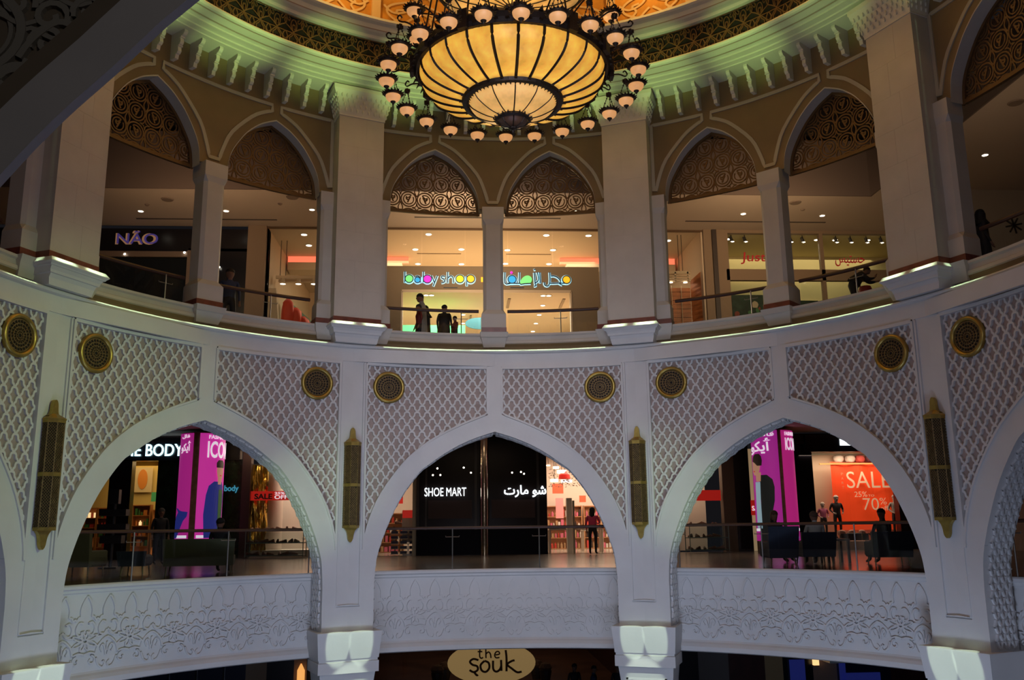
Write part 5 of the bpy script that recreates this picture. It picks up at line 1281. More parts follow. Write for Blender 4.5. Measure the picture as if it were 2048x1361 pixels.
# ------------------------------------------------------------------ left arch shops
wl = struct('wall_left_shops'); YEL2 = mat('yellow_shop_wall', (.60, .46, .16), .7)
mbox('fascia', -17, -8.1, 2.32, 3.06, 21.9, 22.3, BLK, wl); mbox('upper_band', -17, -8.1, 3.06, None, 21.95, 22.3, mat('grey_band', (.12, .10, .11), .7), wl)
mbox('black_pier', -12.25, -11.55, None, 2.35, 21.9, 22.3, BLK, wl); mbox('black_pier', -17, -13.6, None, 2.35, 21.9, 22.3, BLK, wl)
mbox('dark_column', -10.75, -8.0, None, 2.35, 22.0, 22.3, mat('dark_green_marble', (.01, .022, .012), .2, noise=.5, nscale=4), wl)
mbox('back_wall', -17, -10.0, None, 2.6, 26.0, 26.1, YEL2, wl); mbox('shop_ceiling', -17, -10.0, 2.55, 2.65, 22.3, 26, YEL2, wl)
mbox('brown_pier', -7.98, -7.70, None, None, 21.8, 22.2, mat('deep_brown_pier', (.05, .025, .02), .3), wl)
sB = tag(empty('shop_sign'), 'cyan-white lit capitals on the black fascia in the left arch', 'sign'); letters('SHOP', mx(-9.75), mx(-8.9), mz(2.46), mz(2.86), 21.85, mat('cyan_white_letter', (.8, 1, 1), .5, emit=(.55, .85, .95), es=1.8), sB, .04, .012); letters('THE BODY', mx(-12.1), mx(-9.93), mz(2.46), mz(2.86), 21.85, mat('cyan_white_letter', (.8, 1, 1), .5, emit=(.55, .85, .95), es=1.8), sB, .04, .012)
e_ = tag(panelbox('wall_emblem_panel', mx(-11.5, 25.9), mx(-10.9, 25.9), 25.85, 25.9, mz(1.3, 25.9), mz(2.1, 25.9), mat('pale_wall_panel', (.6, .5, .3), .6), None), 'pale panel with a round orange emblem on the yellow shop wall', 'sign')
b = MB(); b.poly([(mx(-11.2, 25.9)+.2*math.cos(q*PI/8), mz(1.72, 25.9)+.42*math.sin(q*PI/8)) for q in range(16)], lambda x, z, h: (x, 25.85-h, z), 0, .02); o = b.build('emblem', mat('orange_emblem', (.6, .22, .03), .5)); o.parent = e_
GL = [mat('lit_bottle', (.9, .7, .4), .4, emit=(1.0, .70, .32), es=.9), mat('good_green', (.05, .18, .05), .5), mat('good_red', (.45, .04, .03), .5), mat('good_tan', (.40, .24, .12), .5), mat('good_orange', (.6, .2, .04), .5)]
for i, (x, h_) in enumerate(((-12.9, 2.0), (-12.3, 2.0), (-11.2, 2.1), (-10.55, 1.9))):
    shelf_unit(mx(x, 24.6), 24.8, .70, h_, 5, 'orange wooden shelf of lit bottles in the yellow shop, %s from the left' % ORD[i], m=mat('orange_shelf', (.45, .18, .05), .5), goods=GL, gl='%s orange shelf' % ORD[i], seed=20+i, cat_='bottle')
o = tag(panelbox('green_board', mx(-10.9, 24.5), mx(-10.3, 24.5), 24.5, 24.55, mz(1.0, 24.5), mz(1.3, 24.5), mat('green_board', (.05, .22, .06), .5, emit=(.05, .22, .06), es=.4), None), 'green board on top of the shelf in the yellow shop', 'sign')
# dark shop with small blue name, gold curtain, white shoe window
sb = tag(empty('shop_sign'), 'small blue lit name glowing in the dark shop right of the pink banners', 'sign'); letters('body', mx(-8.56), mx(-8.1), mz(1.25), mz(1.5), 21.95, solid('blue_letter', (.05, .28, .42), .7), sb, .02, .02)
gc = tag(empty('gold_drape', (mx(-7.55), 22.2, ZF)), 'rumpled shiny gold fabric drape beside the dark shop', 'drape')
b = MB(); n = 26; rings = []; rn = random.Random(8)
for j in range(20):
    z = j/19*3.3; rings.append([((q/n-.5)*.85+.02*math.sin(j*1.3+q), .07*math.sin(q*1.1+j*.55)+.06*math.sin(q*.5-j*.9)+.05*rn.uniform(-1, 1), z+.2) for q in range(n+1)])
b.loft(rings, cap=False, closed=False); b.build('fabric', mat('gold_foil', (.75, .50, .12), .22, .9), gc, True)
b = MB(); b.box(0, 0, 3.52, .9, .04, .04); b.build('rod', DARKM, gc)
point_light('drape_fill', (mx(-7.5), 21.3, 3.2), 22, (1, .8, .45), .1)  # unseen point light added to brighten the gold drape
wsw = struct('wall_white_window')
mbox('back_wall', -7.72, -4.6, None, None, 24.4, 24.5, SHOPW, wsw); mbox('window_floor', -7.72, -4.6, -.95, -.6, 22.1, 24.4, SHOPW, wsw); mbox('ceiling', -7.72, -4.6, 2.9, 3.0, 22.1, 24.4, SHOPW, wsw); mbox('right_return', -4.7, -4.5, None, None, 22.0, 24.5, SHOPW, wsw)
area_light('white_window_light', (mx(-6.2), 23.2, 3.3), (mx(-6.2), 23.6, 0), 2.6, 150, (1, .84, .68), size_y=1)
b = MB(); b.lathe([(.36, ZF), (.36, 3.4)], (mx(-7.15), 23.2, 0), 24); tag(b.build('white_column', SHOPW, None, True), 'round white column inside the shoe window with the red banner', 'column')
so = tag(empty('sale_banner'), 'red banner reading sale off across the shoe window in the left arch', 'banner'); o = panelbox('banner_cloth', mx(-7.72), mx(-5.3), 21.98, 22.0, mz(1.0), mz(1.30), solid('red_banner', (.52, .015, .01), .4), None, so)
letters('SALE', mx(-7.58), mx(-7.0), mz(1.04), mz(1.22), 21.97, mat('ink_black', (.01, .01, .01), .6), so, .01, .03); letters('OFF', mx(-6.93), mx(-6.5), mz(1.04), mz(1.17), 21.97, E_BAN, so, .01, .02); letters('25%', mx(-6.93), mx(-6.6), mz(1.19), mz(1.27), 21.97, E_BAN, so, .01, .02)
def glass_case(x, y, w_, label, seed, goods, gl):
    t = tag(empty('glass_case', (x, y, ZF)), label, 'display case'); m = mat('case_edge', (.12, .16, .15), .4)
    for z in (.10, .55, 1.0):
        b = MB(); b.box(0, 0, z, w_, .7, .03); b.build('shelf', m, t)
    for sx in (-1, 1):
        for sy in (-1, 1):
            b = MB(); b.box(sx*w_/2, sy*.35, .55, .03, .03, 1.0); b.build('corner_post', m, t)
    b = MB(); b.box(0, -.36, .55, w_, .008, .95); b.build('front_glass', GLASS, t)
    rn = random.Random(seed)
    for lev, z in enumerate((.12, .57, 1.02)):
        xx = -w_/2+.12; cnt = 0
        while xx < w_/2-.12:
            shoe(x+xx, y+rn.uniform(-.15, .1), ZF+z, rn.uniform(0, 6), 'shoe %s %s, %s from left' % (['at the bottom of', 'on the middle shelf of', 'on top of'][lev], gl, ORD[cnt]), 'shoes of the '+gl, rn.uniform(1.0, 1.5)); xx += rn.uniform(.2, .32); cnt += 1
glass_case(mx(-6.7), 21.3, 2.1, 'low glass display case full of shoes under the sale off banner', 4, GW, 'glass case under the sale banner')
glass_case(mx(7.25), 21.3, 1.5, 'low glass display case with small goods at the left side of the right arch', 6, GW, 'glass case in the right arch')

# ------------------------------------------------------------------ right arch shops
wr2 = struct('wall_right_shops')
mbox('back_wall', 5.2, 8.0, None, None, 24.4, 24.5, SHOPW, wr2); mbox('left_return', 5.2, 5.3, None, None, 22.0, 24.5, SHOPW, wr2); mbox('ceiling', 5.2, 8.0, 2.5, 2.6, 22.1, 24.4, SHOPW, wr2)
area_light('right_window_light', (mx(6.9), 23.2, 2.8), (mx(6.9), 23.6, 0), 2.0, 60, (1, .76, .56), size_y=1)
mbox('brown_pier', 8.0, 8.42, None, None, 21.8, 22.2, mat('brown_pier', (.09, .055, .035), .5), wr2); mbox('black_pier', 8.42, 8.95, None, None, 21.9, 22.3, BLK, wr2)
mbox('window_strip', 8.95, 9.4, None, 2.6, 22.2, 22.25, mat('cream_window', (.6, .46, .3), .6, emit=(.45, .30, .16), es=.5), wr2); mbox('black_mullion', 8.95, 9.0, None, 2.9, 22.0, 22.2, BLK, wr2)
mbox('top_band', 5.2, 19, 2.75, None, 22.0, 22.2, mat('dark_top_band', (.03, .012, .012), .5), wr2)
mbox('black_pier', 9.4, 11.3, None, 2.8, 22.2, 22.5, BLK, wr2); mbox('fascia', 11.0, 17, 2.46, 3.05, 21.85, 22.1, BLK, wr2); mbox('black_pier', 14.1, 17, None, 2.6, 21.9, 22.3, BLK, wr2)
mbox('back_wall', 11.2, 15, None, 2.6, 23.6, 23.7, mat('cream_window_wall', (.62, .48, .33), .7), wr2); mbox('window_floor', 11.2, 15, -.85, -.55, 22.2, 23.6, SHOPW, wr2); mbox('window_ceiling', 11.2, 15, 2.46, 2.5, 22.2, 23.6, mat('teal_soffit', (.30, .50, .50), .6), wr2)
rs = tag(empty('sale_sign'), 'small red sale panel low beside the magenta banner', 'sign'); panelbox('panel', mx(8.98), mx(9.42), 21.95, 22.0, mz(.35), mz(.85), solid('red_banner', (.52, .015, .01), .6), None, rs); letters('SALE', mx(9.0), mx(9.4), mz(.5), mz(.66), 21.93, E_BAN, rs, .01, .02)
rs = tag(empty('sale_banner'), 'red banner hanging across the window at the left of the right arch', 'banner'); panelbox('banner_cloth', mx(6.6), mx(7.97), 21.98, 22.0, mz(.85), mz(1.2), solid('red_banner', (.52, .015, .01), .5), None, rs)
lg = tag(empty('shop_sign'), 'white square logo and lit letters on the black fascia of the sale window', 'sign'); panelbox('logo_square', mx(12.2), mx(12.65), 21.8, 21.84, mz(2.67), mz(2.95), E_WHITE, None, lg); letters('La', mx(12.85), mx(13.35), mz(2.66), mz(2.92), 21.8, E_WHITE, lg, .03, .02)
# big red sale poster
REDP = mat('red_sale_poster', (.75, .06, .012), .5, emit=(.62, .045, .008), es=.55)
sp_ = tag(empty('sale_poster'), 'huge red sale poster in the window of the right arch', 'poster'); Yp = 23.0
def px_(x): return mx(x, Yp)
def pz_(z): return mz(z, Yp)
b = MB(); n = 20
b.loft([[(px_(11.85)+(px_(14.3)-px_(11.85))*q/n, Yp-.03*math.sin(q*.9+z*.4)*(1+.3*z), pz_(z)-(.05*math.sin(PI*q/n) if z > 2 else 0)) for q in range(n+1)] for z in (-.18, .4, 1.0, 1.6, 2.12)], cap=False, closed=False); b.build('poster_sheet', REDP, sp_)
LET = mat('cream_poster_letter', (.75, .5, .32), .5, emit=(.62, .38, .22), es=.5); LET2 = mat('faint_poster_letter', (.55, .2, .1), .5, emit=(.45, .14, .06), es=.5)
letters('SALE', px_(12.35), px_(13.88), pz_(1.22), pz_(1.78), Yp-.1, LET, sp_, .01, -.004); letters('25%', px_(12.58), px_(13.02), pz_(.92), pz_(1.10), Yp-.1, LET, sp_, .01, -.008); letters('TO', px_(13.06), px_(13.26), pz_(.93), pz_(1.0), Yp-.1, LET, sp_, .01, -.01)
letters('70', px_(12.85), px_(13.4), pz_(.48), pz_(.88), Yp-.1, LET, sp_, .01, -.008); letters('%', px_(13.44), px_(13.68), pz_(.66), pz_(.88), Yp-.1, LET, sp_, .01, -.01); letters('off', px_(13.45), px_(13.72), pz_(.46), pz_(.62), Yp-.1, LET, sp_, .01, -.01)
for i, c_ in enumerate('PART'): letters(c_, px_(12.17), px_(12.24), pz_(1.66-.15*i), pz_(1.74-.15*i), Yp-.1, LET2, sp_, .01, 0)
panelbox('poster_rail', mx(11.8), mx(14.4), 22.9, 22.96, mz(2.08), mz(2.13), mat('wood_rail', (.5, .25, .08), .5), None, sp_)
for i, (x, c_) in enumerate(((12.15, (.7, .6, .5)), (12.55, (.7, .6, .5)), (12.9, (.55, .08, .06)), (13.25, (.12, .03, .04)))):
    garment('folded_garment', mx(x, 23.4), 23.35, mz(2.1, 23.4), .2, .3, mat('cloth_%d' % i, c_, .7), 'folded %s garment on the ledge above the red sale poster' % ['cream', 'second cream', 'red', 'dark'][i], None, 30+i)
b = MB(); rn = random.Random(4)
for i, (x, m) in enumerate(((11.9, 0), (12.25, 1), (12.6, 0))):
    garment('folded_stack', mx(x, 22.8), 22.38, ZF+.55, .15, .22, mat('peach_cloth', (.6, .3, .22), .7), 'peach folded clothes low in the sale window, %s pile' % ['left', 'middle', 'right'][i], 'peach folded clothes piles', 50+i)
for i in range(4):
    o = panelbox('gift_box', mx(11.9+.25*i, 22.6), mx(12.1+.25*i, 22.6), 22.26, 22.4, ZF+.35, ZF+.62, mat('dark_grey_box', (.05, .045, .05), .5), None); tag(o, 'dark upright box below the red poster, %s from the left' % ORD[i], 'box', 'dark boxes below the sale poster')

# ================================================================== GROUND HALL
GF = mat('ground_marble', (.16, .085, .05), .18, noise=.35, nscale=.6)
b = MB(); b.box(0, 20, -6.7, 60, 70, .2); tag(b.build('floor', GF), kind='structure')
wg = struct('wall_ground')
panelbox('back_wall', -30, 30, 54, 54.2, -6.6, -2.84, mat('brown_far_wall', (.10, .05, .035), .7), None, wg)
NAVY = mat('navy_storefront', (.010, .012, .03), .3); MARO = mat('maroon_wood', (.045, .012, .012), .35, noise=.3, nscale=3)
for x0, x1, m in ((-19, -7.6, NAVY), (-7.6, -6.95, BRN), (-6.95, -6.1, BLK), (-6.1, -5.7, BRN), (6.2, 6.9, BLK), (6.9, 7.9, mat('greige_stone', (.13, .11, .10), .6)), (7.9, 9.1, MARO), (9.1, 9.7, mat('ochre_stone', (.34, .22, .10), .6)), (9.7, 10.7, BLK), (10.7, 11.5, mat('greige_stone2', (.22, .15, .12), .6)), (11.5, 13.3, NAVY), (13.3, 19, MARO)):
    panelbox('storefront_bay', x0, x1, 17.0, 17.4, -6.6, -2.84, m, None, wg)
panelbox('hall_side', -5.8, -5.7, 17.4, 54, -6.6, -2.84, MARO, None, wg); panelbox('hall_side', 6.2, 6.3, 17.4, 54, -6.6, -2.84, MARO, None, wg)
for i in range(14):
    x = -18.5+.85*i
    if x < -8: panelbox('storefront_rail', x, x+.05, 16.95, 17.0, -6.6, -3.2, BLK, None, wg)
BLS = solid('blue_neon_panel', (.02, .03, .22), .25)
for i, (x0, x1, z0, z1) in enumerate(((9.9, 10.4, -5.4, -4.3), (11.6, 12.9, -5.2, -4.75), (11.55, 11.75, -5.5, -4.4))): tag(panelbox('neon_panel', x0, x1, 16.9, 16.95, z0, z1, BLS, None), 'dim blue glowing panel on the ground floor storefront, %s' % ['by the black bay', 'long low one', 'thin upright one'][i], 'light')
wlmp = tag(empty('wall_lamp', (10.75, 16.85, -4.3)), 'small warm wall lamp on the ground floor storefront at right', 'lamp'); b = MB(); b.box(0, 0, 0, .18, .12, .35); b.build('shade', solid('warm_lamp', (1.0, .6, .25), 1.2), wlmp); b = MB(); b.box(0, .08, -.2, .22, .1, .05); b.build('bracket', DARKM, wlmp)
cn = tag(panelbox('canopy', 11.0, 13.4, 16.3, 16.9, -4.35, -4.22, mat('pale_canopy', (.4, .42, .42), .4), None), 'pale flat canopy over the blue storefront on the ground floor', 'canopy')
wlmp = tag(empty('wall_lamp', (-5.85, 16.85, -4.6)), 'glowing amber wall lamp beside the left pier block', 'lamp'); b = MB(); b.lathe([(.02, -.45), (.12, -.2), (.12, .3), (.02, .5)], n=10); b.build('shade', solid('warm_lamp2', (1.0, .45, .12), .9), wlmp); b = MB(); b.box(0, .1, 0, .06, .2, .1); b.build('bracket', DARKM, wlmp)
# kiosk with the tilted oval sign
ks = tag(empty('kiosk', (.57, 28, -6.6)), 'round kiosk with a tilted cream oval sign lettered in brown', 'kiosk')
nE = 40; til = R(35)
def om(x, z, h): return (x, z*math.sin(til)*.9-h*math.cos(til)*0-.0-h*.8, z*math.cos(til)+.86+h*.3)
b = MB(); b.poly([(1.93*math.cos(2*PI*q/nE), .98*math.sin(2*PI*q/nE)) for q in range(nE)], om, -.06, .02); b.build('oval_board', mat('cream_oval', (.55, .40, .19), .5, emit=(.50, .33, .13), es=.32), ks)
BRL = mat('brown_letter', (.06, .03, .015), .6)
def sk(P, w_=.09):
    P = [(x*1.1, z*1.22+.06) for x, z in P]; b = MB(); b.ribbon(smooth_curve(P, 4), w_*1.1, om, .02, .05); b.build('letter', BRL, ks)
for P in ([(-.45, .52), (-.47, .20), (-.40, .12), (-.34, .16)], [(-.55, .38), (-.36, .38)], [(-.22, .58), (-.22, .12)], [(-.22, .28), (-.12, .36), (-.04, .28), (-.02, .12)], [(.16, .24), (.32, .27), (.30, .36), (.20, .36), (.13, .24), (.18, .13), (.32, .14)]): sk(P, .055)
for P in ([(-.52, .05), (-.72, .10), (-.86, .00), (-.76, -.12), (-.58, -.18), (-.56, -.32), (-.72, -.40), (-.88, -.32)], [(-.70, -.40), (-.60, -.52), (-.55, -.50)], [(-.28, .02), (-.44, -.14), (-.40, -.34), (-.24, -.40), (-.10, -.26), (-.12, -.06), (-.28, .02)], [(.06, .02), (.06, -.30), (.18, -.40), (.32, -.32), (.38, -.18)], [(.38, .04), (.38, -.38)], [(.58, .42), (.60, .10), (.58, -.40)], [(.92, .02), (.78, -.02), (.62, -.14), (.80, -.30), (1.0, -.44), (1.18, -.42)]): sk(P, .085)
b = MB(); b.lathe([(.5, 0), (.5, .05), (.08, .12), (.08, .35)], (0, .3, 0), n=20); b.build('kiosk_base', DARKM, ks)
for i in (0, 1, 2, 3, 4, 5, 6):
    a = PI*2*i/12; r_ = 2.25; x, y = .57+r_*math.cos(a)*1.05, 28+r_*math.sin(a)*.8
    pl = tag(empty('round_basket', (x, y, -6.6)), 'dark pot with rounded top behind the oval sign, %s from the right' % ORD[i], 'pot', 'dark pots around the kiosk'); b = MB(); b.lathe([(.18, 0), (.26, .35), (.28, .5), (.22, .52)], n=10); b.build('pot', DARKM, pl); b = MB(); b.lathe([(.24, .5), (.30, .62), (.2, .78), (.02, .84)], n=10); b.build('rounded_top', mat('dark_foliage', (.10, .06, .04), .8, noise=.4, nscale=10), pl)
# ================================================================== FURNITURE
def armchair(x, y, rz, m, label, wide=.8, arms=True, name='armchair', back=.85, z0=ZF, cat_='chair'):
    t = tag(empty(name, (x, y, z0), rz), label, cat_)
    def soft(nm, cx, cy_, cz, sx, sy, sz, bev=.05):
        b = MB(); h = (sx/2, sy/2)
        b.loft([[(cx+dx*(h[0]-s_), cy_+dy*(h[1]-s_), z) for dx, dy in ((-1, -1), (1, -1), (1, 1), (-1, 1))] for z, s_ in ((cz-sz/2, bev*.6), (cz-sz/2+bev, 0), (cz+sz/2-bev, 0), (cz+sz/2, bev))]); b.build(nm, m, t)
    soft('seat', 0, 0, .33, wide, .75, .26)
    b = MB(); b.loft([[(-wide/2, .28+d, .2), (wide/2, .28+d, .2), (wide/2, .40+d, .2), (-wide/2, .40+d, .2)] if q == 0 else [(-wide/2-.03, .36+d, back), (wide/2+.03, .36+d, back), (wide/2+.03, .48+d, back), (-wide/2-.03, .48+d, back)] for q, d in ((0, 0), (1, .04))]); b.build('backrest', m, t)
    if arms:
        for s_ in (-1, 1): soft('armrest', s_*(wide/2-.05), 0, .42, .10, .72, .32, .03)
    for sx in (-1, 1):
        for sy in (-1, 1):
            b = MB(); b.tube([(sx*(wide/2-.07), sy*.3, .21), (sx*(wide/2-.05), sy*.33, 0)], [.022, .015], 6); b.build('leg', mat('chair_leg_brass', (.16, .12, .06), .4, .5), t)
    return t
NAVYC = mat('navy_upholstery', (.012, .016, .032), .8); KHAKI = mat('khaki_upholstery', (.11, .085, .05), .8); OLIVE = mat('olive_upholstery', (.045, .042, .012), .8)
armchair(-9.9, 9.3, R(170), KHAKI, 'khaki armchair with its back to the railing, far left of the left arch', .9, back=1.0)
armchair(-8.65, 9.4, R(185), NAVYC, 'low dark stool-like armchair between the khaki chair and the olive sofa', .6, False, back=.55)
armchair(-7.05, 9.1, R(190), OLIVE, 'wide olive sofa with its back to the railing in the left arch', 1.55, False, 'sofa', .82, cat_='sofa')
armchair(6.95, 8.9, R(178), NAVYC, 'dark navy armchair by the magenta column base, leftmost of the four', .7, back=.95)
armchair(8.0, 9.3, R(176), NAVYC, 'navy armchair with the white-shirted sitter, second of the four', .8, back=.80)
armchair(9.45, 8.35, R(170), NAVYC, 'wide navy armchair right of the small table, third of the four', .9, back=.80)
armchair(10.15, 7.1, R(165), NAVYC, 'navy armchair at the right jamb of the right arch', .8, back=.85)
for (x, y, lab) in ((8.78, 9.9, 'small pale square table between the navy armchairs'), (9.1, 11.2, 'second pale low table behind the navy armchairs')):
    table(x, y, .62, .55, .62, mat('pale_side_table', (.30, .29, .28), .4), lab)

# ================================================================== PEOPLE
def person(name, label, loc, rz, J, cols, hair='short', H=1.0, group=None, robe=None, extra=None, bulk=1.0):
    """J: joint dict (metres, figure facing -y, feet at z=0); one skin surface; cols: skin, hair, top, bottom, shoe"""
    P = dict(pelvis=(0, 0, .95), chest=(0, 0, 1.25), neck=(0, 0, 1.47), head=(0, -.02, 1.58), crown=(0, -.01, 1.68),
             lsh=(.18, 0, 1.40), lel=(.24, .02, 1.13), lwr=(.24, -.08, .90), lha=(.24, -.11, .82),
             rsh=(-.18, 0, 1.40), rel=(-.24, .02, 1.13), rwr=(-.24, -.08, .90), rha=(-.24, -.11, .82),
             lhp=(.10, 0, .92), lkn=(.11, -.02, .50), lan=(.11, .03, .09), lto=(.12, -.15, .04),
             rhp=(-.10, 0, .92), rkn=(-.11, -.02, .50), ran=(-.11, .03, .09), rto=(-.12, -.15, .04))
    P.update(J)
    rad = dict(pelvis=(.155, .12), chest=(.165, .115), neck=(.055, .055), head=(.085, .10), crown=(.07, .08), lsh=(.06, .06), lel=(.042, .042), lwr=(.028, .028), lha=(.035, .018), lhp=(.085, .09), lkn=(.058, .058), lan=(.04, .042), lto=(.04, .03))
    for k_ in list(rad):
        if k_[0] == 'l' and len(k_) == 3: rad['r'+k_[1:]] = rad[k_]
    for k_ in rad:
        if k_ in ('pelvis', 'chest', 'lsh', 'rsh', 'lel', 'rel', 'lhp', 'rhp'): rad[k_] = tuple(v_*bulk for v_ in rad[k_])
    names = list(P); E = [('pelvis', 'chest'), ('chest', 'neck'), ('neck', 'head'), ('head', 'crown')]
    for s_ in 'lr': E += [('chest', s_+'sh'), (s_+'sh', s_+'el'), (s_+'el', s_+'wr'), (s_+'wr', s_+'ha'), ('pelvis', s_+'hp'), (s_+'hp', s_+'kn'), (s_+'kn', s_+'an'), (s_+'an', s_+'to')]
    V = {k_: Vector(P[k_]) for k_ in names}
    # nose, ears, fingers
    hd = V['head']; fwd = (V['crown']-V['neck']); fd = Vector((0, -1, 0)) if 'face' not in J else Vector(J['face']).normalized()
    if 'face' in V: del V['face']; names.remove('face')
    sd = fd.cross(Vector((0, 0, 1))).normalized()
    add = [('nose', hd+fd*.115, (.014, .016), 'head'), ('ear_l', hd+sd*.10, (.012, .02), 'head'), ('ear_r', hd-sd*.10, (.012, .02), 'head'), ('chin', hd+fd*.07+Vector((0, 0, -.09)), (.035, .03), 'head')]
    for s_ in 'lr':
        w0, h0 = V[s_+'wr'], V[s_+'ha']; d = (h0-w0).normalized(); sid = d.cross(Vector((0, 1, .3))).normalized()
        for q, (o_, l_) in enumerate(((-.026, .060), (-.009, .072), (.009, .068), (.025, .052))):
            add.append((s_+'f%d' % q, h0+sid*o_+d*l_*.6, (.009, .009), s_+'ha')); add.append((s_+'g%d' % q, h0+sid*o_+d*l_+fd*.02, (.008, .008), s_+'f%d' % q))
        add.append((s_+'th', h0-sid*.045+fd*.015, (.010, .010), s_+'ha'))
    for nm, co, r_, par in add: V[nm] = co; rad[nm] = r_; names.append(nm); E.append((par, nm))
    idx = {k_: i for i, k_ in enumerate(names)}
    me = bpy.data.meshes.new('body'); me.from_pydata([V[k_] for k_ in names], [(idx[a], idx[b_]) for a, b_ in E], [])
    o = bpy.data.objects.new('body_src', me); C.objects.link(o)
    md = o.modifiers.new('s', 'SKIN'); md.use_smooth_shade = True
    sv = me.skin_vertices[0].data if me.skin_vertices else None
    if sv is None:
        bpy.context.view_layer.update()
        import bmesh
        bm = bmesh.new(); bm.from_mesh(me); L_ = bm.verts.layers.skin.verify(); bm.to_mesh(me); bm.free(); sv = me.skin_vertices[0].data
    for k_ in names: sv[idx[k_]].radius = rad[k_]; sv[idx[k_]].use_root = (k_ == 'pelvis')
    sb_ = o.modifiers.new('b', 'SUBSURF'); sb_.levels = 1; sb_.render_levels = 1
    dg = bpy.context.evaluated_depsgraph_get(); dg.update(); m2 = bpy.data.meshes.new_from_object(o.evaluated_get(dg)); bpy.data.objects.remove(o)
    root = tag(empty(name, loc, rz), label, 'person', group); root.scale = (H, H, H)
    mats = [mat('cloth_%s' % c_[0], c_[1], .75) for c_ in cols]     # skin, hair, top, bottom, shoe
    m2.materials.clear()
    for mm_ in mats: m2.materials.append(mm_)
    segs = [(V[a], V[b_], (0 if (a in ('neck', 'head') or b_ in ('head', 'crown') or b_[1:] in ('ha', 'th') or b_[1:2] in ('f', 'g') and len(b_) == 3 or a == 'head' or (a[1:] == 'el' and extra == 'bare')) else 2 if (a in ('pelvis', 'chest') and b_ in ('chest', 'neck', 'lsh', 'rsh') or a[1:] in ('sh', 'el')) else 4 if b_[1:] == 'to' else 3)) for a, b_ in E]
    for p in m2.polygons:
        c_ = p.center; best = 1e9; mi = 0
        for A, B, k_ in segs:
            ab = B-A; t = max(0, min(1, (c_-A).dot(ab)/max(ab.length_squared, 1e-9))); d_ = (c_-(A+ab*t)).length
            if d_ < best: best = d_; mi = k_
        p.material_index = mi; p.use_smooth = True
    bo = bpy.data.objects.new('body', m2); C.objects.link(bo); bo.parent = root
    # eyes and hair
    b = MB(); cc = hd+fd*.083+Vector((0, 0, .015))
    for s_ in (-1, 1):
        e_c = cc+sd*.032*s_; b.lathe([(.001, -.008), (.011, 0), (.001, .008)], tuple(e_c), 6)
    b.build('eyes', mat('eye_dark', (.02, .015, .01), .3), root)
    b = MB(); ctr = hd+Vector((0, 0, .045)); rings = []
    for j in range(7):
        th = PI*.5*j/6; rings.append([])
        for q in range(14):
            a = 2*PI*q/14; d3 = sd*math.cos(a)+fd*math.sin(a); back_ = max(0, -math.sin(a))
            low_ = (-.14 if hair == 'long' else -.045)*back_*(1 if j == 0 else 0)
            rings[-1].append(ctr+d3*(.108*math.cos(th))*(1 if math.sin(a) < .3 else .93)+Vector((0, 0, .105*math.sin(th)+low_)))
    if hair == 'long': rings.insert(0, [Vector(v)+Vector((0, 0, -.16 if (v-ctr).dot(fd) < 0 else 0)) for v in rings[0]])
    b.loft([[tuple(v) for v in r_] for r_ in rings]); b.build('hair' if hair != 'scarf' else 'headscarf', mats[1], root, True)
    if hair == 'scarf':
        b = MB(); b.loft([[tuple(hd+Vector((.125*k2*math.cos(2*PI*q/14), .13*k2*math.sin(2*PI*q/14)+.01, z_))) for q in range(14)] for z_, k2 in ((-.24, 1.6), (-.10, .9), (.03, .93))], cap=False); b.build('scarf_fall', mats[1], root, True)
    if robe:
        b = MB(); pc, cc2 = V['pelvis'], V['chest']; b.loft([[(x_.x+rx*math.cos(2*PI*q/16), x_.y+ry*math.sin(2*PI*q/16), z_) for q in range(16)] for x_, z_, rx, ry in ((pc, .08, .26, .22), (pc, .5, .22, .18), (pc, pc.z, .20, .15), (cc2, cc2.z+.02, .19, .135), (cc2, cc2.z+.16, .13, .09))]); b.build('robe', mats[2], root, True)
    return root
SKC = ('skin', (.22, .11, .07)); HB = ('hair_black', (.012, .009, .008)); BKT = ('black_top', (.012, .011, .014)); BKB = ('black_trousers', (.010, .010, .014)); SHO = ('shoe_black', (.01, .01, .01)); GRY = ('grey_robe', (.26, .24, .22)); REDT = ('dark_red_top', (.16, .02, .02)); PNK = ('pink_top', (.62, .06, .16)); BLUT = ('blue_top', (.02, .035, .09)); WHT = ('white_top', (.5, .48, .45)); BRH = ('hair_brown', (.10, .05, .03))
def up(az, r): return PA(az, r, 4.605)
WALK = dict(lkn=(.10, -.14, .50), lan=(.10, -.16, .09), lto=(.11, -.34, .05), rkn=(-.10, .02, .50), ran=(-.10, .20, .12), rto=(-.11, .05, .04))
# group by the baby shop entrance, upper gallery
x, y, z = up(-10.4, 10.55); person('person', 'man in a long pale grey robe at the railing before the baby shop, in profile', (x, y, z), R(-80), dict(WALK, head=(0, -.05, 1.57)), [SKC, HB, GRY, GRY, SHO], robe=True, H=.98)
x, y, z = up(-11.1, 10.15); person('person', 'child in a dark red top in front of the robed man', (x, y, z), R(-70), dict(), [SKC, HB, REDT, BKB, SHO], H=.74)
x, y, z = up(-9.3, 11.2); person('person', 'woman in black half hidden behind the robed man', (x, y, z), R(-80), dict(), [SKC, HB, BKT, BKB, SHO], 'scarf', robe=True, H=.88)
x, y, z = up(-7.15, 10.35); person('person', 'dark clad person standing right of the robed man, seen from behind', (x, y, z), R(170), dict(), [SKC, HB, BKT, BKB, SHO], robe=True, H=.78)
x, y, z = up(-5.6, 10.2); person('person', 'small child in dark red beside the glass railing post', (x, y, z), R(-60), dict(lel=(.26, -.10, 1.15), lwr=(.20, -.28, 1.2), lha=(.18, -.35, 1.22)), [SKC, HB, REDT, BKB, SHO], H=.58)
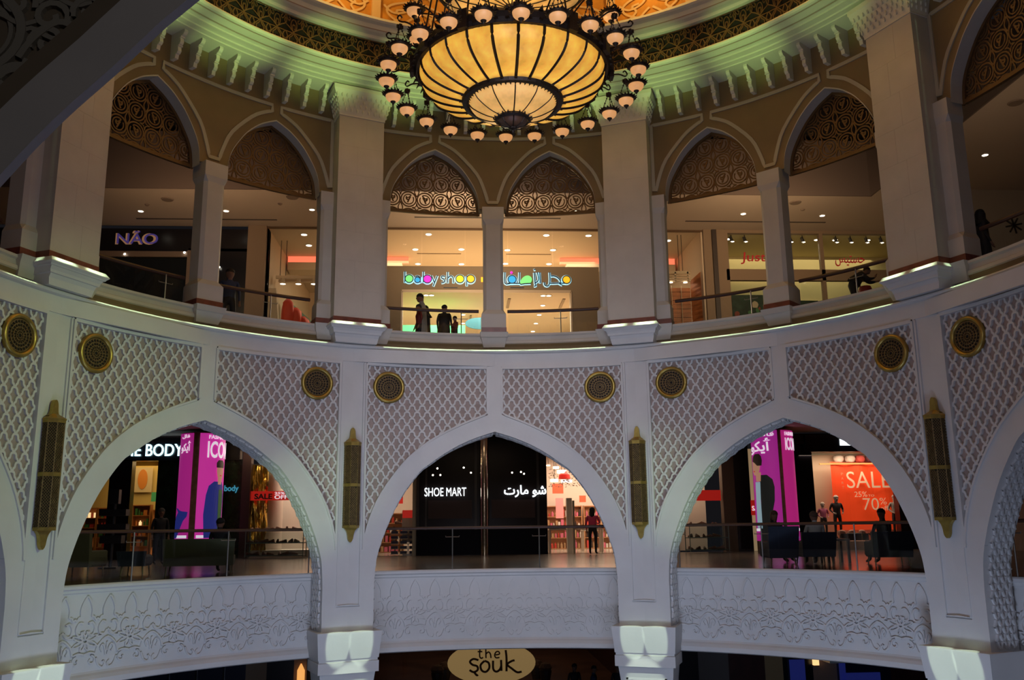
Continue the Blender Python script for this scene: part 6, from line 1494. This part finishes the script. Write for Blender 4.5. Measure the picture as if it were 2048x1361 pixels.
# leaning shopper, far right veiled figure, dim man at left
x, y, z = up(54.4, 10.05); person('person', 'person in dark clothes leaning over the railing by the right stone pier', (x, y, z), R(62), dict(pelvis=(0, .20, .92), lhp=(.10, .2, .9), rhp=(-.10, .2, .9), chest=(0, .02, 1.17), neck=(0, -.16, 1.28), head=(0, -.25, 1.34), crown=(0, -.24, 1.45), lsh=(.17, -.1, 1.24), rsh=(-.17, -.1, 1.24), lel=(.2, -.28, 1.03), lwr=(.14, -.46, 1.02), lha=(.12, -.54, 1.03), rel=(-.2, -.28, 1.03), rwr=(-.12, -.44, 1.08), rha=(-.08, -.48, 1.16), lkn=(.11, .12, .5), rkn=(-.11, .14, .5), lan=(.11, .2, .09), ran=(-.11, .22, .09), lto=(.12, .02, .04), rto=(-.12, .04, .04)), [SKC, HB, BKT, BKB, SHO], H=.76, bulk=1.6)
x, y, z = up(71.6, 10.0); person('person', 'veiled figure in black at the far right upper railing', (x, y, z), R(-71+150), dict(), [SKC, HB, BKT, BKB, SHO], 'scarf', robe=True, H=.90)
x, y, z = up(-38.0, 10.6); person('person', 'dim man in a blue shirt standing before the black wall at left', (x, y, z), R(20), dict(), [SKC, HB, BLUT, BKB, SHO], H=1.02)
bn = tag(empty('bench', PA(50.3, 10.5, 4.605), -R(50)), 'low black bench behind the railing left of the leaning shopper', 'bench')
b = MB(); b.box(0, 0, .52, 1.3, .5, .16); b.build('seat', mat('black_bench', (.012, .010, .012), .6), bn)
for sx in (-.5, .5):
    b = MB(); b.box(sx, 0, .22, .08, .4, .44); b.build('leg', mat('black_bench', (.012, .010, .012), .6), bn)
# red bag held by the leaning shopper's side, dark bench
b = MB(); x, y, z = PA(55.6, 9.92, 5.12); b.lathe([(.001, -.16), (.12, -.13), (.15, 0), (.12, .1), (.001, .13)], n=12); o = b.build('red_bag', mat('red_bag', (.35, .02, .015), .5), smooth=True); o.location = (x, y, z); tag(o, 'round red bag beside the leaning shopper', 'bag')
# middle gallery
person('person', 'woman with long dark hair in a pink top and black trousers, shoe shop entrance', (4.1, 20.6, ZF), R(160), dict(rel=(-.27, -.06, 1.16), rwr=(-.16, -.24, 1.12), rha=(-.12, -.30, 1.14)), [SKC, HB, PNK, BKB, SHO], 'long', H=1.0)
SIT = dict(pelvis=(0, 0, .52), chest=(0, .03, .84), neck=(0, .03, 1.06), head=(0, .0, 1.17), crown=(0, .01, 1.27), lsh=(.18, .03, .99), rsh=(-.18, .03, .99), lel=(.24, -.05, .74), rel=(-.24, -.05, .74), lwr=(.16, -.26, .68), rwr=(-.16, -.26, .68), lha=(.13, -.33, .69), rha=(-.13, -.33, .69), lhp=(.10, 0, .5), rhp=(-.10, 0, .5), lkn=(.12, -.42, .50), rkn=(-.12, -.42, .50), lan=(.12, -.42, .09), ran=(-.12, -.42, .09), lto=(.12, -.58, .04), rto=(-.12, -.58, .04))
person('person', 'boy in a red shirt standing right of the woman in pink', (5.45, 22.6, ZF), R(170), dict(), [SKC, HB, ('red_shirt', (.30, .02, .02)), BKB, SHO], H=.78)
person('person', 'seated sitter in a white top in the second navy armchair', (8.0, 9.15, ZF), R(176), SIT, [SKC, BRH, WHT, BKB, SHO])
person('person', 'person with long brown hair seated across the small table, by the magenta column', (7.75, 11.3, ZF), R(20), SIT, [SKC, BRH, BKT, BKB, SHO], 'long', H=1.05)
person('person', 'dark clad person seated at the right of the small table', (10.1, 9.9, ZF), R(-60), SIT, [SKC, HB, BKT, BKB, SHO], H=1.05)
person('person', 'long-haired person in black standing before the pink banners at left', (-10.1, 15.6, ZF), R(30), dict(), [SKC, HB, BKT, BKB, SHO], 'long', H=1.0)
person('person', 'dark clad person seated on the olive sofa side, back to the railing', (-6.75, 9.6, ZF), R(180), SIT, [SKC, HB, BKT, BKB, SHO])
fs = tag(empty('figure_stand', (-10.75, 13.5, ZF)), 'black cross-shaped camera-like stand before the yellow shop', 'stand'); b = MB(); b.tube([(0, 0, 0), (0, 0, 2.0)], .05, 8); b.build('pole', DARKM, fs); b = MB(); b.box(0, 0, 1.55, .75, .3, .18); b.box(0, 0, 1.15, .8, .3, .16); b.box(0, 0, .8, .6, .3, .22); b.box(0, 0, 2.0, .25, .2, .4); b.build('dark_shelves', DARKM, fs); b = MB(); b.box(0, 0, .02, .5, .5, .04); b.build('base', DARKM, fs)
# mannequins of the sale window
def mannequin(x, y, label, top, rz=0, z0=ZF+.42, H=1.0):
    r_ = person('mannequin', label, (x, y, z0), rz, dict(lel=(.27, .04, 1.15), lwr=(.20, -.12, 1.02), lha=(.16, -.18, 1.0), rel=(-.27, .04, 1.15), rwr=(-.20, -.12, 1.02), rha=(-.16, -.18, 1.0)), [('mannequin_shell', (.5, .42, .36)), ('mannequin_shell', (.5, .42, .36)), top, ('dark_trousers', (.02, .018, .02)), SHO], H=H); r_['category'] = 'mannequin'; return r_
mannequin(mx(11.95, 22.7), 22.7, 'white-headed mannequin in a dark jacket at the left of the red poster', ('dark_jacket', (.025, .018, .02)))
mannequin(mx(14.0, 22.6), 22.6, 'mannequin in a pale patterned dress at the right of the red poster', ('patterned_dress', (.35, .32, .28)))
mannequin(mx(11.5, 23.0), 23.1, 'small mannequin in pink behind the dark-jacketed one', ('pink_jacket', (.35, .08, .16)), H=.85)
# shoppers on the ground floor beyond the balcony
for i, (x, y, rz, lab) in enumerate(((3.36, 21.2, .3, 'dark clad shopper on the ground floor, left of the pair by the right pier'), (3.98, 20.6, 1.2, 'dark clad shopper on the ground floor bending slightly, middle of the trio'), (4.9, 20.8, -.4, 'dark clad shopper on the ground floor nearest the right pier'), (-3.9, 40, .5, 'tiny dark shopper far away on the ground floor near the left pier'), (2.2, 45, 2.2, 'tiny distant shopper on the ground floor right of the oval sign'))):
    person('person', lab, (x, y, -6.6), rz, WALK, [SKC, HB, [BKT, BLUT, BKT, REDT, BKT][i], BKB, SHO], H=1.0)
